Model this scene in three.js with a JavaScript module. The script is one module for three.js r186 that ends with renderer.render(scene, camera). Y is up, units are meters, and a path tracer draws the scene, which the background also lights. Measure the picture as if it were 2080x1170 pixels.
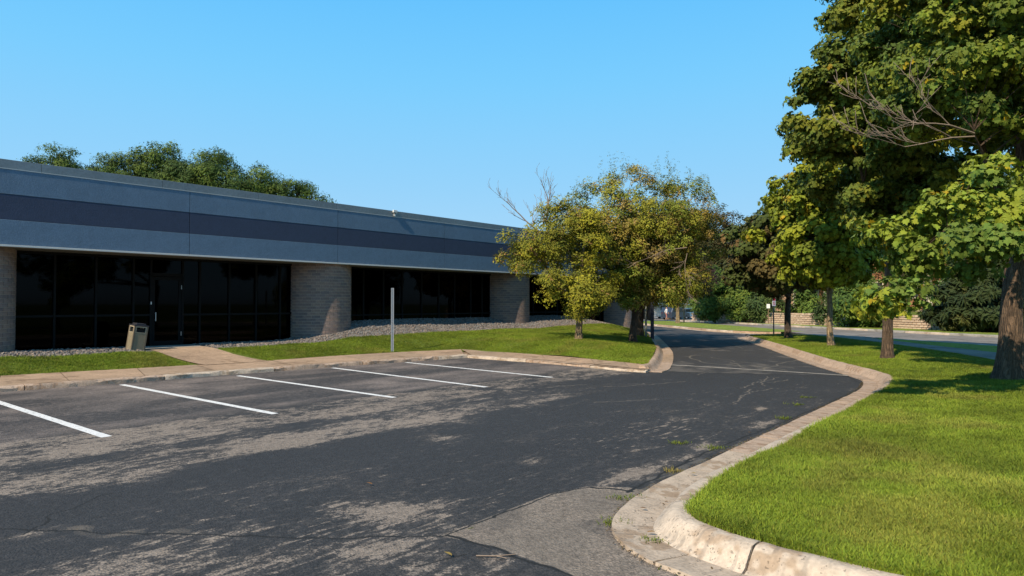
import * as THREE from 'three';
import { mergeGeometries, toCreasedNormals } from 'three/addons/utils/BufferGeometryUtils.js';
import { RoundedBoxGeometry } from 'three/addons/geometries/RoundedBoxGeometry.js';
import { MarchingCubes } from 'three/addons/objects/MarchingCubes.js';

// ---------------------------------------------------------------- camera, sky, sun, exposure
const scene = new THREE.Scene();
const camera = new THREE.PerspectiveCamera(45.75, 1024 / 576, 0.1, 3000);
camera.position.set(0, 1.7, 0);
camera.lookAt(0, 1.7 + Math.tan(0.02307) * 100, -100);

const EXPOSURE = 1.1;
{
  const W = 256, H = 128, d = new Float32Array(W * H * 4);
  // clear afternoon sky: pale at the horizon, deep blue overhead (linear radiance against elevation)
  const stops = [[-90, 0.16, 0.16, 0.15], [-3, 0.28, 0.33, 0.36], [0, 0.44, 0.66, 0.85], [5, 0.355, 0.625, 0.865], [10, 0.275, 0.59, 0.88], [18, 0.18, 0.555, 0.905], [26, 0.11, 0.48, 0.90], [45, 0.065, 0.25, 0.50], [90, 0.045, 0.14, 0.29]];
  for (let r = 0; r < H; r++) {
    const e = ((r + 0.5) / H - 0.5) * 180;
    let k = 0; while (k < stops.length - 2 && e > stops[k + 1][0]) k++;
    const s0 = stops[k], s1 = stops[k + 1], t = Math.min(1, Math.max(0, (e - s0[0]) / (s1[0] - s0[0])));
    for (let c = 0; c < W; c++) {
      const o = (r * W + c) * 4;
      for (let j = 0; j < 3; j++) d[o + j] = s0[j + 1] + (s1[j + 1] - s0[j + 1]) * t;
      d[o + 3] = 1;
    }
  }
  const t = new THREE.DataTexture(d, W, H, THREE.RGBAFormat, THREE.FloatType);
  t.mapping = THREE.EquirectangularReflectionMapping; t.magFilter = t.minFilter = THREE.LinearFilter; t.needsUpdate = true;
  scene.background = t; scene.environment = t;
}
// plan axes: X to the right, Z forward; the facade runs along U, its outward normal is N
const UX = 0.6467, UZ = 0.7627, NX = 0.7627, NZ = -0.6467;
const sun = new THREE.DirectionalLight(new THREE.Color(1.0, 0.85, 0.64), 5);
{
  const az = 5.0 * Math.PI / 180, el = 39 * Math.PI / 180;
  const lx = UX * Math.cos(az) - NX * Math.sin(az), lz = UZ * Math.cos(az) - NZ * Math.sin(az); // travel of the light
  sun.position.set(-lx * Math.cos(el) * 80 + 8, Math.sin(el) * 80, lz * Math.cos(el) * 80 - 22);
  sun.target.position.set(8, 0, -22);
  sun.castShadow = true; sun.shadow.mapSize.set(4096, 4096); sun.shadow.radius = 1;
  Object.assign(sun.shadow.camera, { left: -60, right: 60, top: 60, bottom: -60, near: 1, far: 220 });
  scene.add(sun, sun.target);
}

// ---------------------------------------------------------------- helpers
const V3 = (X, y, Z) => new THREE.Vector3(X, y, -Z);
const AB = (a, b) => [a * UX + b * NX, a * UZ + b * NZ];
const toA = (X, Z) => X * UX + Z * UZ, toB = (X, Z) => X * NX + Z * NZ;
const clamp = (x, a = 0, b = 1) => Math.min(b, Math.max(a, x));
const ss = (a, b, x) => { const t = clamp((x - a) / (b - a)); return t * t * (3 - 2 * t); };
const lerp = (a, b, t) => a + (b - a) * t;
function rng(seed) { let s = seed | 0; return () => { s = (s + 0x6d2b79f5) | 0; let t = Math.imul(s ^ (s >>> 15), 1 | s); t = (t + Math.imul(t ^ (t >>> 7), 61 | t)) ^ t; return ((t ^ (t >>> 14)) >>> 0) / 4294967296; }; }
const LAT = (() => { const r = rng(77), a = new Float32Array(65536); for (let i = 0; i < 65536; i++) a[i] = r() * 2 - 1; return a; })();
function vn(x, y) { // value noise -1..1
  const ix = Math.floor(x), iy = Math.floor(y); let fx = x - ix, fy = y - iy; fx = fx * fx * (3 - 2 * fx); fy = fy * fy * (3 - 2 * fy);
  const x0 = ix & 255, x1 = (ix + 1) & 255, y0 = (iy & 255) << 8, y1 = ((iy + 1) & 255) << 8;
  const a = LAT[y0 + x0], b = LAT[y0 + x1], c = LAT[y1 + x0], d = LAT[y1 + x1];
  return a + (b - a) * fx + (c - a) * fy + (a - b - c + d) * fx * fy;
}
function fbm(x, y, o = 4) { let s = 0, a = 0.5; for (let i = 0; i < o; i++) { s += a * vn(x + i * 17.3, y + i * 9.1); x *= 2; y *= 2; a *= 0.5; } return s; }
function hash(n) { const s = Math.sin(n * 127.1 + 311.7) * 43758.5453; return s - Math.floor(s); }
const srgb = (v) => Math.round(255 * clamp(v <= 0.0031308 ? v * 12.92 : 1.055 * Math.pow(v, 1 / 2.4) - 0.055));
const SRGB = new Uint8Array(4096); for (let i = 0; i < 4096; i++) SRGB[i] = srgb(i / 4095);
const enc = (v) => SRGB[v <= 0 ? 0 : v >= 1 ? 4095 : (v * 4095) | 0];
function tex(w, h, fn, color = true, wrap = THREE.RepeatWrapping) { // fn(x, y, out) -> linear rgb
  const d = new Uint8Array(w * h * 4), o = [0, 0, 0];
  for (let y = 0, i = 0; y < h; y++) for (let x = 0; x < w; x++, i += 4) {
    fn(x, y, o);
    if (color) { d[i] = enc(o[0]); d[i + 1] = enc(o[1]); d[i + 2] = enc(o[2]); } else { d[i] = d[i + 1] = d[i + 2] = clamp(o[0]) * 255; }
    d[i + 3] = 255;
  }
  const t = new THREE.DataTexture(d, w, h, THREE.RGBAFormat); t.wrapS = t.wrapT = wrap; t.magFilter = THREE.LinearFilter; t.minFilter = THREE.LinearMipmapLinearFilter; t.generateMipmaps = true;
  if (color) t.colorSpace = THREE.SRGBColorSpace; t.needsUpdate = true; return t;
}
const rep = (t, x, y = x) => { const c = t.clone(); c.repeat.set(x, y); c.needsUpdate = true; return c; };
// tileable noise on a grid of n cells
const tn = (u, v, n, s = 0) => { const x = u * n, y = v * n, ix = Math.floor(x), iy = Math.floor(y); let fx = x - ix, fy = y - iy; fx = fx * fx * (3 - 2 * fx); fy = fy * fy * (3 - 2 * fy); const g = (i, j) => LAT[(((((j % n) + n) % n) * 61 + s * 13) & 255) * 256 + (((((i % n) + n) % n) * 7 + s * 29) & 255)]; const a = g(ix, iy), b = g(ix + 1, iy), c = g(ix, iy + 1), d = g(ix + 1, iy + 1); return a + (b - a) * fx + (c - a) * fy + (a - b - c + d) * fx * fy; };
const std = (c, rough = 0.9, more = {}) => new THREE.MeshStandardMaterial({ color: Array.isArray(c) ? new THREE.Color().setRGB(...c) : c, roughness: rough, ...more });
const used = new Map();
const numbered = (n) => { const k = used.get(n) || 0; used.set(n, k + 1); return k ? n + '_' + String(k).padStart(3, '0') : n; };
function mesh(name, geo, mat, parent) { const m = new THREE.Mesh(geo, mat); m.name = parent ? name : numbered(name); m.castShadow = m.receiveShadow = true; (parent || scene).add(m); return m; }
function struct(name, geo, mat) { const m = mesh(name, geo, mat); m.userData.kind = 'structure'; return m; }
function structGroup(name) { const g = new THREE.Group(); g.name = numbered(name); g.userData.kind = 'structure'; scene.add(g); return g; }
function thing(name, label, category, group, p = [0, 0, 0], turn = 0) { const g = new THREE.Group(); g.name = numbered(name); g.position.set(...p); g.rotation.y = turn; g.userData = { label, category }; if (group) g.userData.group = group; scene.add(g); return g; }
const tag = (o, label, category, group) => { Object.assign(o.userData, { label, category }); if (group) o.userData.group = group; return o; };
const box = (w, h, d, x = 0, y = 0, z = 0) => new THREE.BoxGeometry(w, h, d).translate(x, y, z);
const rbox = (w, h, d, r, x = 0, y = 0, z = 0) => new RoundedBoxGeometry(w, h, d, 1, r).translate(x, y, z);
const clean = (g) => { const n = g.index ? g.toNonIndexed() : g; for (const k of Object.keys(n.attributes)) if (!['position', 'normal', 'uv'].includes(k)) n.deleteAttribute(k); return n; };
const merge = (list) => mergeGeometries(list.map(clean));
// plan-view polyline (Catmull-Rom) sampled by length
function path(pts, step = 0.15) {
  const c = new THREE.CatmullRomCurve3(pts.map(([X, Z]) => new THREE.Vector3(X, 0, Z)), false, 'centripetal'), L = c.getLength(), n = Math.max(2, Math.round(L / step));
  c.arcLengthDivisions = 1200; c.updateArcLengths();
  return c.getSpacedPoints(n).map((p) => [p.x, p.z]);
}
function poly(pts, n) { // linear polyline resampled to n+1 points by index
  const out = []; for (let i = 0; i <= n; i++) { const t = i / n * (pts.length - 1), k = Math.min(pts.length - 2, Math.floor(t)), f = t - k; out.push([lerp(pts[k][0], pts[k + 1][0], f), lerp(pts[k][1], pts[k + 1][1], f)]); } return out;
}
// sheet between two plan polylines with the same number of points; uv in metres of plan
function loft(A, B, nv, hf, uvf = (X, Z) => [X, Z]) {
  const n = A.length, pos = [], uv = [], idx = [];
  for (let i = 0; i < n; i++) for (let j = 0; j <= nv; j++) { const t = j / nv, X = lerp(A[i][0], B[i][0], t), Z = lerp(A[i][1], B[i][1], t); pos.push(X, hf(X, Z, t), -Z); uv.push(...uvf(X, Z)); }
  for (let i = 0; i < n - 1; i++) for (let j = 0; j < nv; j++) { const a = i * (nv + 1) + j, b = a + nv + 1; idx.push(a, a + 1, b, b, a + 1, b + 1); }
  const g = new THREE.BufferGeometry(); g.setAttribute('position', new THREE.Float32BufferAttribute(pos, 3)); g.setAttribute('uv', new THREE.Float32BufferAttribute(uv, 2)); g.setIndex(idx); g.computeVertexNormals();
  const nn = g.attributes.normal; let up = 0; for (let i = 0; i < nn.count; i++) up += nn.getY(i);
  if (up < 0) { for (let i = 0; i < idx.length; i += 3) [idx[i], idx[i + 1]] = [idx[i + 1], idx[i]]; g.setIndex(idx); g.computeVertexNormals(); }
  return g;
}
// profile [[s, y]...] swept along part of a sampled plan polyline; side = 1: s counts to the right of travel
function sweep(P, i0, i1, prof, side = 1, gap = 0.006, rough = 0, hf = null) {
  const rows = [], uv = [], n = i1 - i0 + 1; let L = 0;
  for (let i = i0; i <= i1; i++) {
    const p = P[i], q0 = P[Math.max(0, i - 1)], q1 = P[Math.min(P.length - 1, i + 1)]; let dx = q1[0] - q0[0], dz = q1[1] - q0[1]; const l = Math.hypot(dx, dz); dx /= l; dz /= l;
    if (i > i0) L += Math.hypot(p[0] - P[i - 1][0], p[1] - P[i - 1][1]);
    const e = i === i0 ? gap : i === i1 ? -gap : 0, row = [];
    prof.forEach(([s, y, r = 1], k) => { const w = rough * r, ds = w * (fbm(p[0] * 4 + k * 3.1, p[1] * 4, 4) - 0.9 * ss(0.25, 0.6, vn(p[0] * 7 + k, p[1] * 7)) * (s > 0.05 && s < 0.3 ? -0.6 : 0)), dy = w * 0.8 * fbm(p[0] * 4 + 50, p[1] * 4 + k * 5.3, 3); const S = (s + ds) * side; row.push([p[0] + dz * S + dx * e, (y > 0.02 ? y + dy : y) + (hf ? hf(p[0], p[1]) : 0), p[1] - dx * S + dz * e]); });
    rows.push(row); uv.push(L);
  }
  const pos = [], tuv = []; const m = prof.length; let acc = [0]; for (let k = 1; k < m; k++) acc.push(acc[k - 1] + Math.hypot(prof[k][0] - prof[k - 1][0], prof[k][1] - prof[k - 1][1]));
  const put = (p, u, v) => { pos.push(p[0], p[1], -p[2]); tuv.push(u, v); };
  for (let i = 0; i < n - 1; i++) for (let k = 0; k < m - 1; k++) { const a = rows[i][k], b = rows[i][k + 1], c = rows[i + 1][k], d = rows[i + 1][k + 1], u0 = uv[i], u1 = uv[i + 1]; const f = side > 0; const T = [[a, u0, acc[k]], [c, u1, acc[k]], [b, u0, acc[k + 1]], [b, u0, acc[k + 1]], [c, u1, acc[k]], [d, u1, acc[k + 1]]]; if (f) T.reverse(); T.reverse(); for (const t of T) put(...t); }
  for (const [row, u] of [[rows[0], uv[0]], [rows[n - 1], uv[n - 1]]]) for (let k = 1; k < m - 1; k++) for (const q of [0, k, k + 1]) put(row[q], u + prof[q][0], prof[q][1]);
  const g = new THREE.BufferGeometry(); g.setAttribute('position', new THREE.Float32BufferAttribute(pos, 3)); g.setAttribute('uv', new THREE.Float32BufferAttribute(tuv, 2));
  return toCreasedNormals(g, 0.75);
}
const inside = (poly, X, Z) => { let c = false; for (let i = 0, j = poly.length - 1; i < poly.length; j = i++) { const [xi, zi] = poly[i], [xj, zj] = poly[j]; if ((zi > Z) !== (zj > Z) && X < (xj - xi) * (Z - zi) / (zj - zi) + xi) c = !c; } return c; };
const distTo = (P, X, Z) => { let m = 1e9; for (let i = 0; i < P.length - 1; i++) { const [ax, az] = P[i], dx = P[i + 1][0] - ax, dz = P[i + 1][1] - az, t = clamp(((X - ax) * dx + (Z - az) * dz) / (dx * dx + dz * dz || 1)); m = Math.min(m, Math.hypot(X - ax - dx * t, Z - az - dz * t)); } return m; };
// tapered tube through 3-D points [x, y, z, r]
function limb(pts, sides = 7, bumpy = 0) {
  const pos = [], uv = [], idx = []; let L = 0, N = null;
  for (let i = 0; i < pts.length; i++) {
    const p = new THREE.Vector3(...pts[i]), a = new THREE.Vector3(...pts[Math.max(0, i - 1)]), b = new THREE.Vector3(...pts[Math.min(pts.length - 1, i + 1)]), T = b.sub(a).normalize();
    if (!N) N = new THREE.Vector3(Math.abs(T.x) > 0.9 ? 0 : 1, 0, Math.abs(T.x) > 0.9 ? 1 : 0); N.addScaledVector(T, -N.dot(T)).normalize(); const B = new THREE.Vector3().crossVectors(T, N);
    if (i) L += p.distanceTo(new THREE.Vector3(...pts[i - 1]));
    for (let k = 0; k <= sides; k++) { const an = k / sides * Math.PI * 2, rr = pts[i][3] * (1 + bumpy * vn(Math.cos(an) * 2.5 + i * 0.35 + pts[0][0], Math.sin(an) * 2.5 + pts[0][2])); const q = p.clone().addScaledVector(N, Math.cos(an) * rr).addScaledVector(B, Math.sin(an) * rr); pos.push(q.x, q.y, q.z); uv.push(k / sides * Math.max(0.4, 6.28 * pts[0][3]), L); }
  }
  for (let i = 0; i < pts.length - 1; i++) for (let k = 0; k < sides; k++) { const a = i * (sides + 1) + k, b = a + sides + 1; idx.push(a, a + 1, b, b, a + 1, b + 1); }
  const g = new THREE.BufferGeometry(); g.setAttribute('position', new THREE.Float32BufferAttribute(pos, 3)); g.setAttribute('uv', new THREE.Float32BufferAttribute(uv, 2)); g.setIndex(idx); g.computeVertexNormals(); return g;
}
// ---------------------------------------------------------------- materials
const M = {};
{
  const grain = tex(512, 512, (x, y, o) => { const u = x / 512, v = y / 512; o[0] = 0.5 + 0.22 * tn(u, v, 170, 1) + 0.18 * tn(u, v, 90, 2) + 0.1 * tn(u, v, 37, 3) + (hash(x * 7.13 + y * 513.7) - 0.5) * 0.2; }, false);
  M.grain = grain;
  const conc = (r, g, b, seed) => tex(1024, 1024, (x, y, o) => { // 4 m tile
    const u = x / 1024, v = y / 1024, n = 0.5 * tn(u, v, 4, seed) + 0.35 * tn(u, v, 11, seed + 1) + 0.3 * tn(u, v, 33, seed + 2), f = tn(u, v, 120, seed + 3) * 0.5 + (hash(x * 3.7 + y * 911.3 + seed) - 0.5);
    const st = ss(0.25, 0.6, 0.6 * tn(u, v, 7, seed + 4) + 0.5 * tn(u, v, 23, seed + 5)), k = 1 + n * 0.3 + f * 0.3 - st * 0.3;
    o[0] = r * k; o[1] = g * k * (1 - st * 0.03); o[2] = b * k * (1 - st * 0.08);
  });
  const tan = rep(conc(0.42, 0.29, 0.195, 3), 0.25), grey = rep(conc(0.36, 0.335, 0.30, 9), 0.25);
  M.tan = std([1, 1, 1], 0.92, { map: tan, bumpMap: rep(grain, 1.2), bumpScale: 0.004 });
  M.tan2 = std([0.9, 0.93, 0.95], 0.92, { map: tan, bumpMap: rep(grain, 1.2), bumpScale: 0.004 });
  const worn = (r, g, b, seed) => tex(1024, 1024, (x, y, o) => { // 2.5 m tile of old cast concrete: pits, stains and scuffs
    const u = x / 1024, v = y / 1024, f = hash(x * 3.7 + y * 911.3 + seed) - 0.5, big = 0.5 * tn(u, v, 3, seed) + 0.4 * tn(u, v, 9, seed + 1), mid = tn(u, v, 31, seed + 2), fine = tn(u, v, 150, seed + 3);
    const pit = ss(0.5, 0.8, 0.75 * tn(u, v, 240, seed + 4) + 0.3 * tn(u, v, 61, seed + 5) + 0.2 * big), stain = ss(0.22, 0.62, 0.6 * tn(u, v, 13, seed + 6) + 0.45 * tn(u, v, 47, seed + 7)), scuff = ss(0.5, 0.75, tn(u, v * 0.25 + 0.07, 60, seed + 8) + 0.3 * big);
    let k = 1 + 0.16 * big + 0.1 * mid + 0.13 * fine + 0.16 * f; k *= 1 - 0.42 * pit; const s = stain * 0.34;
    o[0] = r * k * (1 - s * 0.75); o[1] = g * k * (1 - s * 0.95); o[2] = b * k * (1 - s * 1.15); const w = scuff * 0.3; for (let c = 0; c < 3; c++) o[c] = o[c] * (1 - w) + 0.10 * w;
  });
  const wornPale = rep(worn(0.55, 0.45, 0.355, 21), 0.4), wornTan = rep(worn(0.46, 0.34, 0.255, 33), 0.4), pitB = rep(tex(1024, 1024, (x, y, o) => { const u = x / 1024, v = y / 1024, big = 0.5 * tn(u, v, 3, 21) + 0.4 * tn(u, v, 9, 22); o[0] = 0.7 + 0.12 * tn(u, v, 150, 24) + 0.1 * tn(u, v, 31, 23) - 0.35 * ss(0.5, 0.8, 0.75 * tn(u, v, 240, 25) + 0.3 * tn(u, v, 61, 26) + 0.2 * big); }, false), 0.4);
  M.curb = std([1, 1, 1], 0.93, { map: wornPale, bumpMap: pitB, bumpScale: 0.012 });
  M.curbTan = std([1, 1, 1], 0.93, { map: wornTan, bumpMap: pitB, bumpScale: 0.012 });
  M.gutter = std([0.86, 0.84, 0.82], 0.93, { map: wornPale, bumpMap: pitB, bumpScale: 0.012 }); M.gutterTan = std([0.95, 0.95, 0.95], 0.93, { map: wornTan, bumpMap: pitB, bumpScale: 0.012 });
  M.slab = std([1, 1, 1], 0.92, { map: grey, bumpMap: rep(grain, 1.2), bumpScale: 0.003 });
  M.path = std([0.62, 0.58, 0.54], 0.92, { map: grey, bumpMap: rep(grain, 1.2), bumpScale: 0.003 });
  M.street = std([0.80, 0.76, 0.72], 0.92, { map: rep(conc(0.27, 0.25, 0.235, 31), 0.16), bumpMap: rep(grain, 0.8), bumpScale: 0.004 });
  // turf under the blades
  const turf = tex(1024, 1024, (x, y, o) => { const u = x / 1024, v = y / 1024, n = 0.5 * tn(u, v, 5, 41) + 0.4 * tn(u, v, 14, 42) + 0.3 * tn(u, v, 60, 43), f = 0.6 * tn(u, v, 240, 44) + (hash(x * 1.7 + y * 331.3) - 0.5) * 0.9, k = 1 + n * 0.35 + f * 0.55, dry = ss(0.3, 0.8, tn(u, v, 9, 45) + 0.5 * tn(u, v, 80, 46)); o[0] = (0.115 + dry * 0.06) * k; o[1] = (0.16 + dry * 0.02) * k; o[2] = 0.012 * k; });
  M.turf = std([1, 1, 1], 1, { map: rep(turf, 0.33), bumpMap: rep(grain, 0.9), bumpScale: 0.02 });
  const turfB = tex(512, 512, (x, y, o) => { const u = x / 512, v = y / 512, k = 1 + 0.2 * tn(u, v, 5, 47) + 0.2 * tn(u, v, 30, 48) + 0.35 * tn(u, v, 120, 49) + (hash(x * 1.7 + y * 331.3) - 0.5) * 0.5; o[0] = 0.20 * k; o[1] = 0.255 * k; o[2] = 0.024 * k; });
  M.turfFar = std([1, 1, 1], 1, { map: rep(turfB, 0.33), bumpMap: rep(grain, 0.9), bumpScale: 0.02 });
  M.ground = std([0.75, 0.75, 0.75], 1, { map: rep(turf, 0.1) });
  // ribbed stucco panels of the fascia
  const stucco = tex(512, 512, (x, y, o) => { const u = x / 512, v = y / 512, k = 1 + 0.05 * tn(u, v, 4, 51) + 0.06 * tn(u, v, 19, 52) + 0.10 * tn(u, v, 130, 53) + (hash(x * 5.3 + y * 71.9) - 0.5) * 0.16; o[0] = o[1] = o[2] = 0.8 * k; });
  const sb = { map: rep(stucco, 0.4), bumpMap: rep(grain, 0.8), bumpScale: 0.006 };
  M.panel = std([0.145, 0.23, 0.335], 0.85, sb);
  M.band = std([0.046, 0.068, 0.125], 0.85, sb);
  M.coping = std([0.28, 0.31, 0.335], 0.5, { metalness: 0.25, map: rep(stucco, 0.2) });
  M.lip = std([0.55, 0.55, 0.54], 0.45, { metalness: 0.2 });
  M.drip = std([0.64, 0.64, 0.62], 0.5);
  M.soffit = std([0.16, 0.15, 0.13], 0.9);
  M.frame = new THREE.MeshPhysicalMaterial({ color: new THREE.Color().setRGB(0.007, 0.007, 0.007), roughness: 0.8, specularIntensity: 0.35 });
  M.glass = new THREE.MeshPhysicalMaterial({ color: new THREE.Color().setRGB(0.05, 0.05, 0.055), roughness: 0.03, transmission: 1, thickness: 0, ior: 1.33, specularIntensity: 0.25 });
  M.dark = std([0.03, 0.03, 0.032], 0.95);
  M.steel = std([0.55, 0.56, 0.57], 0.35, { metalness: 0.8 });
  M.mortar = std([0.43, 0.355, 0.29], 0.95, { bumpMap: rep(grain, 2), bumpScale: 0.004 });
  const bt = tex(256, 256, (x, y, o) => { const u = x / 256, v = y / 256, k = 1 + 0.14 * tn(u, v, 6, 61) + 0.15 * tn(u, v, 40, 62) + (hash(x * 9.1 + y * 77.7) - 0.5) * 0.25; o[0] = o[1] = o[2] = 0.8 * k; });
  M.bricks = [[0.29, 0.215, 0.185], [0.255, 0.19, 0.165], [0.315, 0.228, 0.19], [0.22, 0.175, 0.163], [0.27, 0.21, 0.19], [0.33, 0.24, 0.19]].map((c) => std(c, 0.93, { map: rep(bt, 2), bumpMap: rep(grain, 2), bumpScale: 0.004 }));
  const bark = tex(512, 512, (x, y, o) => { const u = x / 512, v = y / 512, w = tn(u, v, 9, 71) * 0.03, r = Math.abs(tn(u + w, v * 0.25 + 0.1, 44, 72)) , k = 0.55 + 1.0 * r + 0.3 * tn(u, v, 90, 73) + 0.25 * tn(u, v, 6, 74); o[0] = 0.8 * k; o[1] = 0.8 * k; o[2] = 0.8 * k; });
  const barkB = tex(512, 512, (x, y, o) => { const u = x / 512, v = y / 512, w = tn(u, v, 9, 71) * 0.03; o[0] = Math.abs(tn(u + w, v * 0.25 + 0.1, 44, 72)) * 1.3 + 0.15 * tn(u, v, 90, 73); }, false);
  const bk = (c) => std(c, 0.98, { map: rep(bark, 0.9, 0.55), bumpMap: rep(barkB, 0.9, 0.55), bumpScale: 0.03 });
  M.bark = bk([0.175, 0.115, 0.072]); M.barkPale = bk([0.40, 0.29, 0.17]); M.barkDark = bk([0.12, 0.085, 0.06]); M.twig = std([0.25, 0.19, 0.145], 0.95);
  M.navy = std([0.018, 0.022, 0.045], 0.55);
  M.post = std([0.42, 0.45, 0.49], 0.5, { metalness: 0.45 });
  M.white = std([0.72, 0.72, 0.70], 0.6);
  M.whiteLine = std([1, 1, 1], 0.8, { map: rep(tex(512, 512, (x, y, o) => { const u = x / 512, v = y / 512, w = ss(0.42, 0.62, 0.5 * tn(u, v, 60, 81) + 0.6 * tn(u, v, 130, 82)), k = 0.80 * (1 - 0.55 * w) * (1 + 0.06 * tn(u, v, 20, 83)); o[0] = k; o[1] = k * 0.995; o[2] = k * 0.985; }), 0.5), bumpMap: rep(grain, 1), bumpScale: 0.003 });
}
// leaf-like material: thin and a little translucent; tints come from the instances and vertices
const leafMat = (c = [1, 1, 1], tr = 0.22) => new THREE.MeshPhysicalMaterial({ color: new THREE.Color().setRGB(...c), roughness: 0.7, transmission: tr, thickness: 0, ior: 1.25, vertexColors: true });
M.leaf = leafMat(); M.blade = leafMat([1, 1, 1], 0.15);

// ---------------------------------------------------------------- weathered sealcoat of the parking lot, in facade axes (a, b)
const A0 = -0.6, LA = 19.2, B0 = -17.5, LB = 16.6, LW = 2048, LH = 1771;
const lotColor = (() => {
  const d = new Uint8Array(LW * LH * 4), px = LW / LA;
  // seam of the old patch and cracks, in lot metres
  const patch = [[3.50, -3.66], [4.09, -3.69], [4.9, -3.72], [5.33, -3.60], [5.55, -3.30], [5.6, -2.2], [3.9, -1.2], [3.50, -1.9], [3.54, -2.6], [3.60, -3.23]];
  const blobs = [[3.70, -4.42, 0.42, 0.40, 1.0], [3.09, -3.74, 0.34, 0.30, 0.8], [4.56, -7.57, 0.75, 0.5, 0.75], [6.12, -6.30, 0.34, 0.26, 0.95], [7.05, -7.32, 0.7, 0.42, 0.6], [5.81, -4.61, 0.26, 0.17, 0.9], [2.13, -4.4, 0.45, 0.3, 0.45], [1.5, -4.9, 0.5, 0.3, 0.35], [6.05, -3.52, 0.6, 0.22, 0.95], [7.77, -3.62, 0.5, 0.17, 0.75], [9.7, -3.56, 0.6, 0.15, 0.65], [11.1, -4.12, 0.2, 0.14, 1.0], [1.57, -6.0, 0.24, 0.10, 0.9], [9.2, -7.2, 0.9, 0.3, 0.4], [12.6, -3.7, 0.7, 0.15, 0.45], [7.0, -5.0, 0.2, 0.1, 0.6], [8.3, -4.6, 0.25, 0.08, 0.5]];
  const bands = [[-30, -0.30], [-10.25, -0.30], [-10.0, 0.22], [-8.85, 0.20], [-8.6, -0.30], [-8.3, -0.26], [-8.05, 0.06], [-7.3, 0.06], [-7.1, -0.62], [-6.9, -0.85], [-5.7, -0.82], [-5.3, -0.42], [-5.0, -0.44], [-4.8, -0.36], [-3.6, -0.30], [5, -0.3]];
  const band = (b) => { let k = 0; while (b > bands[k + 1][0]) k++; return lerp(bands[k][1], bands[k + 1][1], (b - bands[k][0]) / (bands[k + 1][0] - bands[k][0])); };
  const M0 = new Float32Array(LW * LH);
  for (let y = 0, i = 0; y < LH; y++) {
    const b = B0 + (y + 0.5) / LH * LB;
    for (let x = 0; x < LW; x++, i++) {
      const a = A0 + (x + 0.5) / LW * LA;
      const wa = a + 0.25 * vn(a * 0.8, b * 0.8), wb = b + 0.10 * vn(a * 0.55 + 9, b * 1.1);
      const n1 = fbm(wa * 0.32, wb * 0.85, 3), n2 = fbm(wa * 1.7 + 40, wb * 3.7, 4), n3 = vn(wa * 15, wb * 25), n4 = vn(a * 31, b * 47), n5 = vn(wa * 6.0 + 7, wb * 12), sp = LAT[(x * 31 + y * 7919) & 65535];
      const jb = b + 0.10 * vn(a * 1.1 + 60, b * 0.7), lane = ss(3.9, 5.0, a) * ss(-5.6, -5.0, jb); // coats rolled on in strips along the stalls
      let bias = band(jb) - 0.22 * lane + (jb > -8.3 && jb < -7.0 ? 0.20 * ss(4.2, 2.6, a) - 0.34 * ss(6.4, 8.8, a) : 0) - 0.30 * ss(9, 13, a) * ss(-10.6, -9.6, jb) + (jb > -4.9 ? 0.06 * ss(3.6, 2.6, a) : 0);
      let bl = 0; for (let k = 0; k < blobs.length; k++) { const q = blobs[k], ex = (a - q[0]) / q[2], ey = (b - q[1]) / q[3], r2 = ex * ex + ey * ey; if (r2 < 2.2) bl += q[4] * Math.exp(-r2 * 1.5); }
      const fleck = (0.66 + 0.25 * lane) * ss(0.42, 0.78, vn(wa * 5.5 + 3, wb * 33) + 0.25 * vn(a * 1.3, b * 1.3)) * (0.5 + 0.5 * vn(a * 0.7 + 5, b * 0.9));
      const v = n1 * 0.46 + n2 * 0.62 + n3 * 0.24 + n5 * 0.24 + n4 * 0.14 + bias + bl + fleck;
      const m = ss(-0.06, 0.30, v + sp * 0.24);
      M0[i] = m;
      let soft = ss(-0.45, 0.4, n1 + 0.5 * vn(a * 0.5, b * 2.2)); // partial wear in stalls
      const stall = ss(-9.9, -10.5, b);
      const g = 1 + 0.26 * sp + 0.2 * n4 + 0.10 * n3 + 0.12 * n1;
      let r, gg, bb;
      const dk = [0.031, 0.0315, 0.0345], tn_ = [0.235, 0.192, 0.158];
      const lo = stall * clamp(0.14 + 0.52 * soft * (0.75 + 0.6 * vn(a * 1.9 + 3, b * 2.6)) + 0.10 * n3 + 0.10 * sp, 0.03, 1);
      const mm = Math.max(m * (1 - 0.36 * stall), lo, 0.13 * ss(-0.6, 0.05, v + sp * 0.2));
      r = lerp(dk[0], tn_[0], mm) * g; gg = lerp(dk[1], tn_[1], mm) * g; bb = lerp(dk[2], tn_[2] + 0.012 * stall, mm) * g;
      const hs = hash(x * 12.9898 + y * 78.233); if (hs > 0.985) { const k = 1 + 1.3 * (hs - 0.985) / 0.015; r *= k; gg *= k; bb *= k; } // pale stones showing in the binder
      if (inside(patch, a, b)) { const w = 0.5 + 0.5 * fbm(a * 2.2, b * 2.2, 3) + 0.16 * sp, dv = ss(0.35, 0.75, w); r = lerp(0.19, 0.29, dv) * g; gg = lerp(0.158, 0.232, dv) * g; bb = lerp(0.13, 0.185, dv) * g; const st = ss(0.12, 0.3, fbm(a * 1.1 + 3, b * 1.1 + 8, 3)); r *= 1 - 0.3 * st; gg *= 1 - 0.29 * st; bb *= 1 - 0.27 * st; }
      else if (b > -3.3 && b < -2.6 && a > 5.4 && a < 17) { const w = ss(0.05, 0.3, 0.3 * (b + 3.32) / 0.1 * 0 + fbm(a * 3, b * 8, 3) + 0.1); r = lerp(r, 0.11, w); gg = lerp(gg, 0.10, w); bb = lerp(bb, 0.09, w); }
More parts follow.
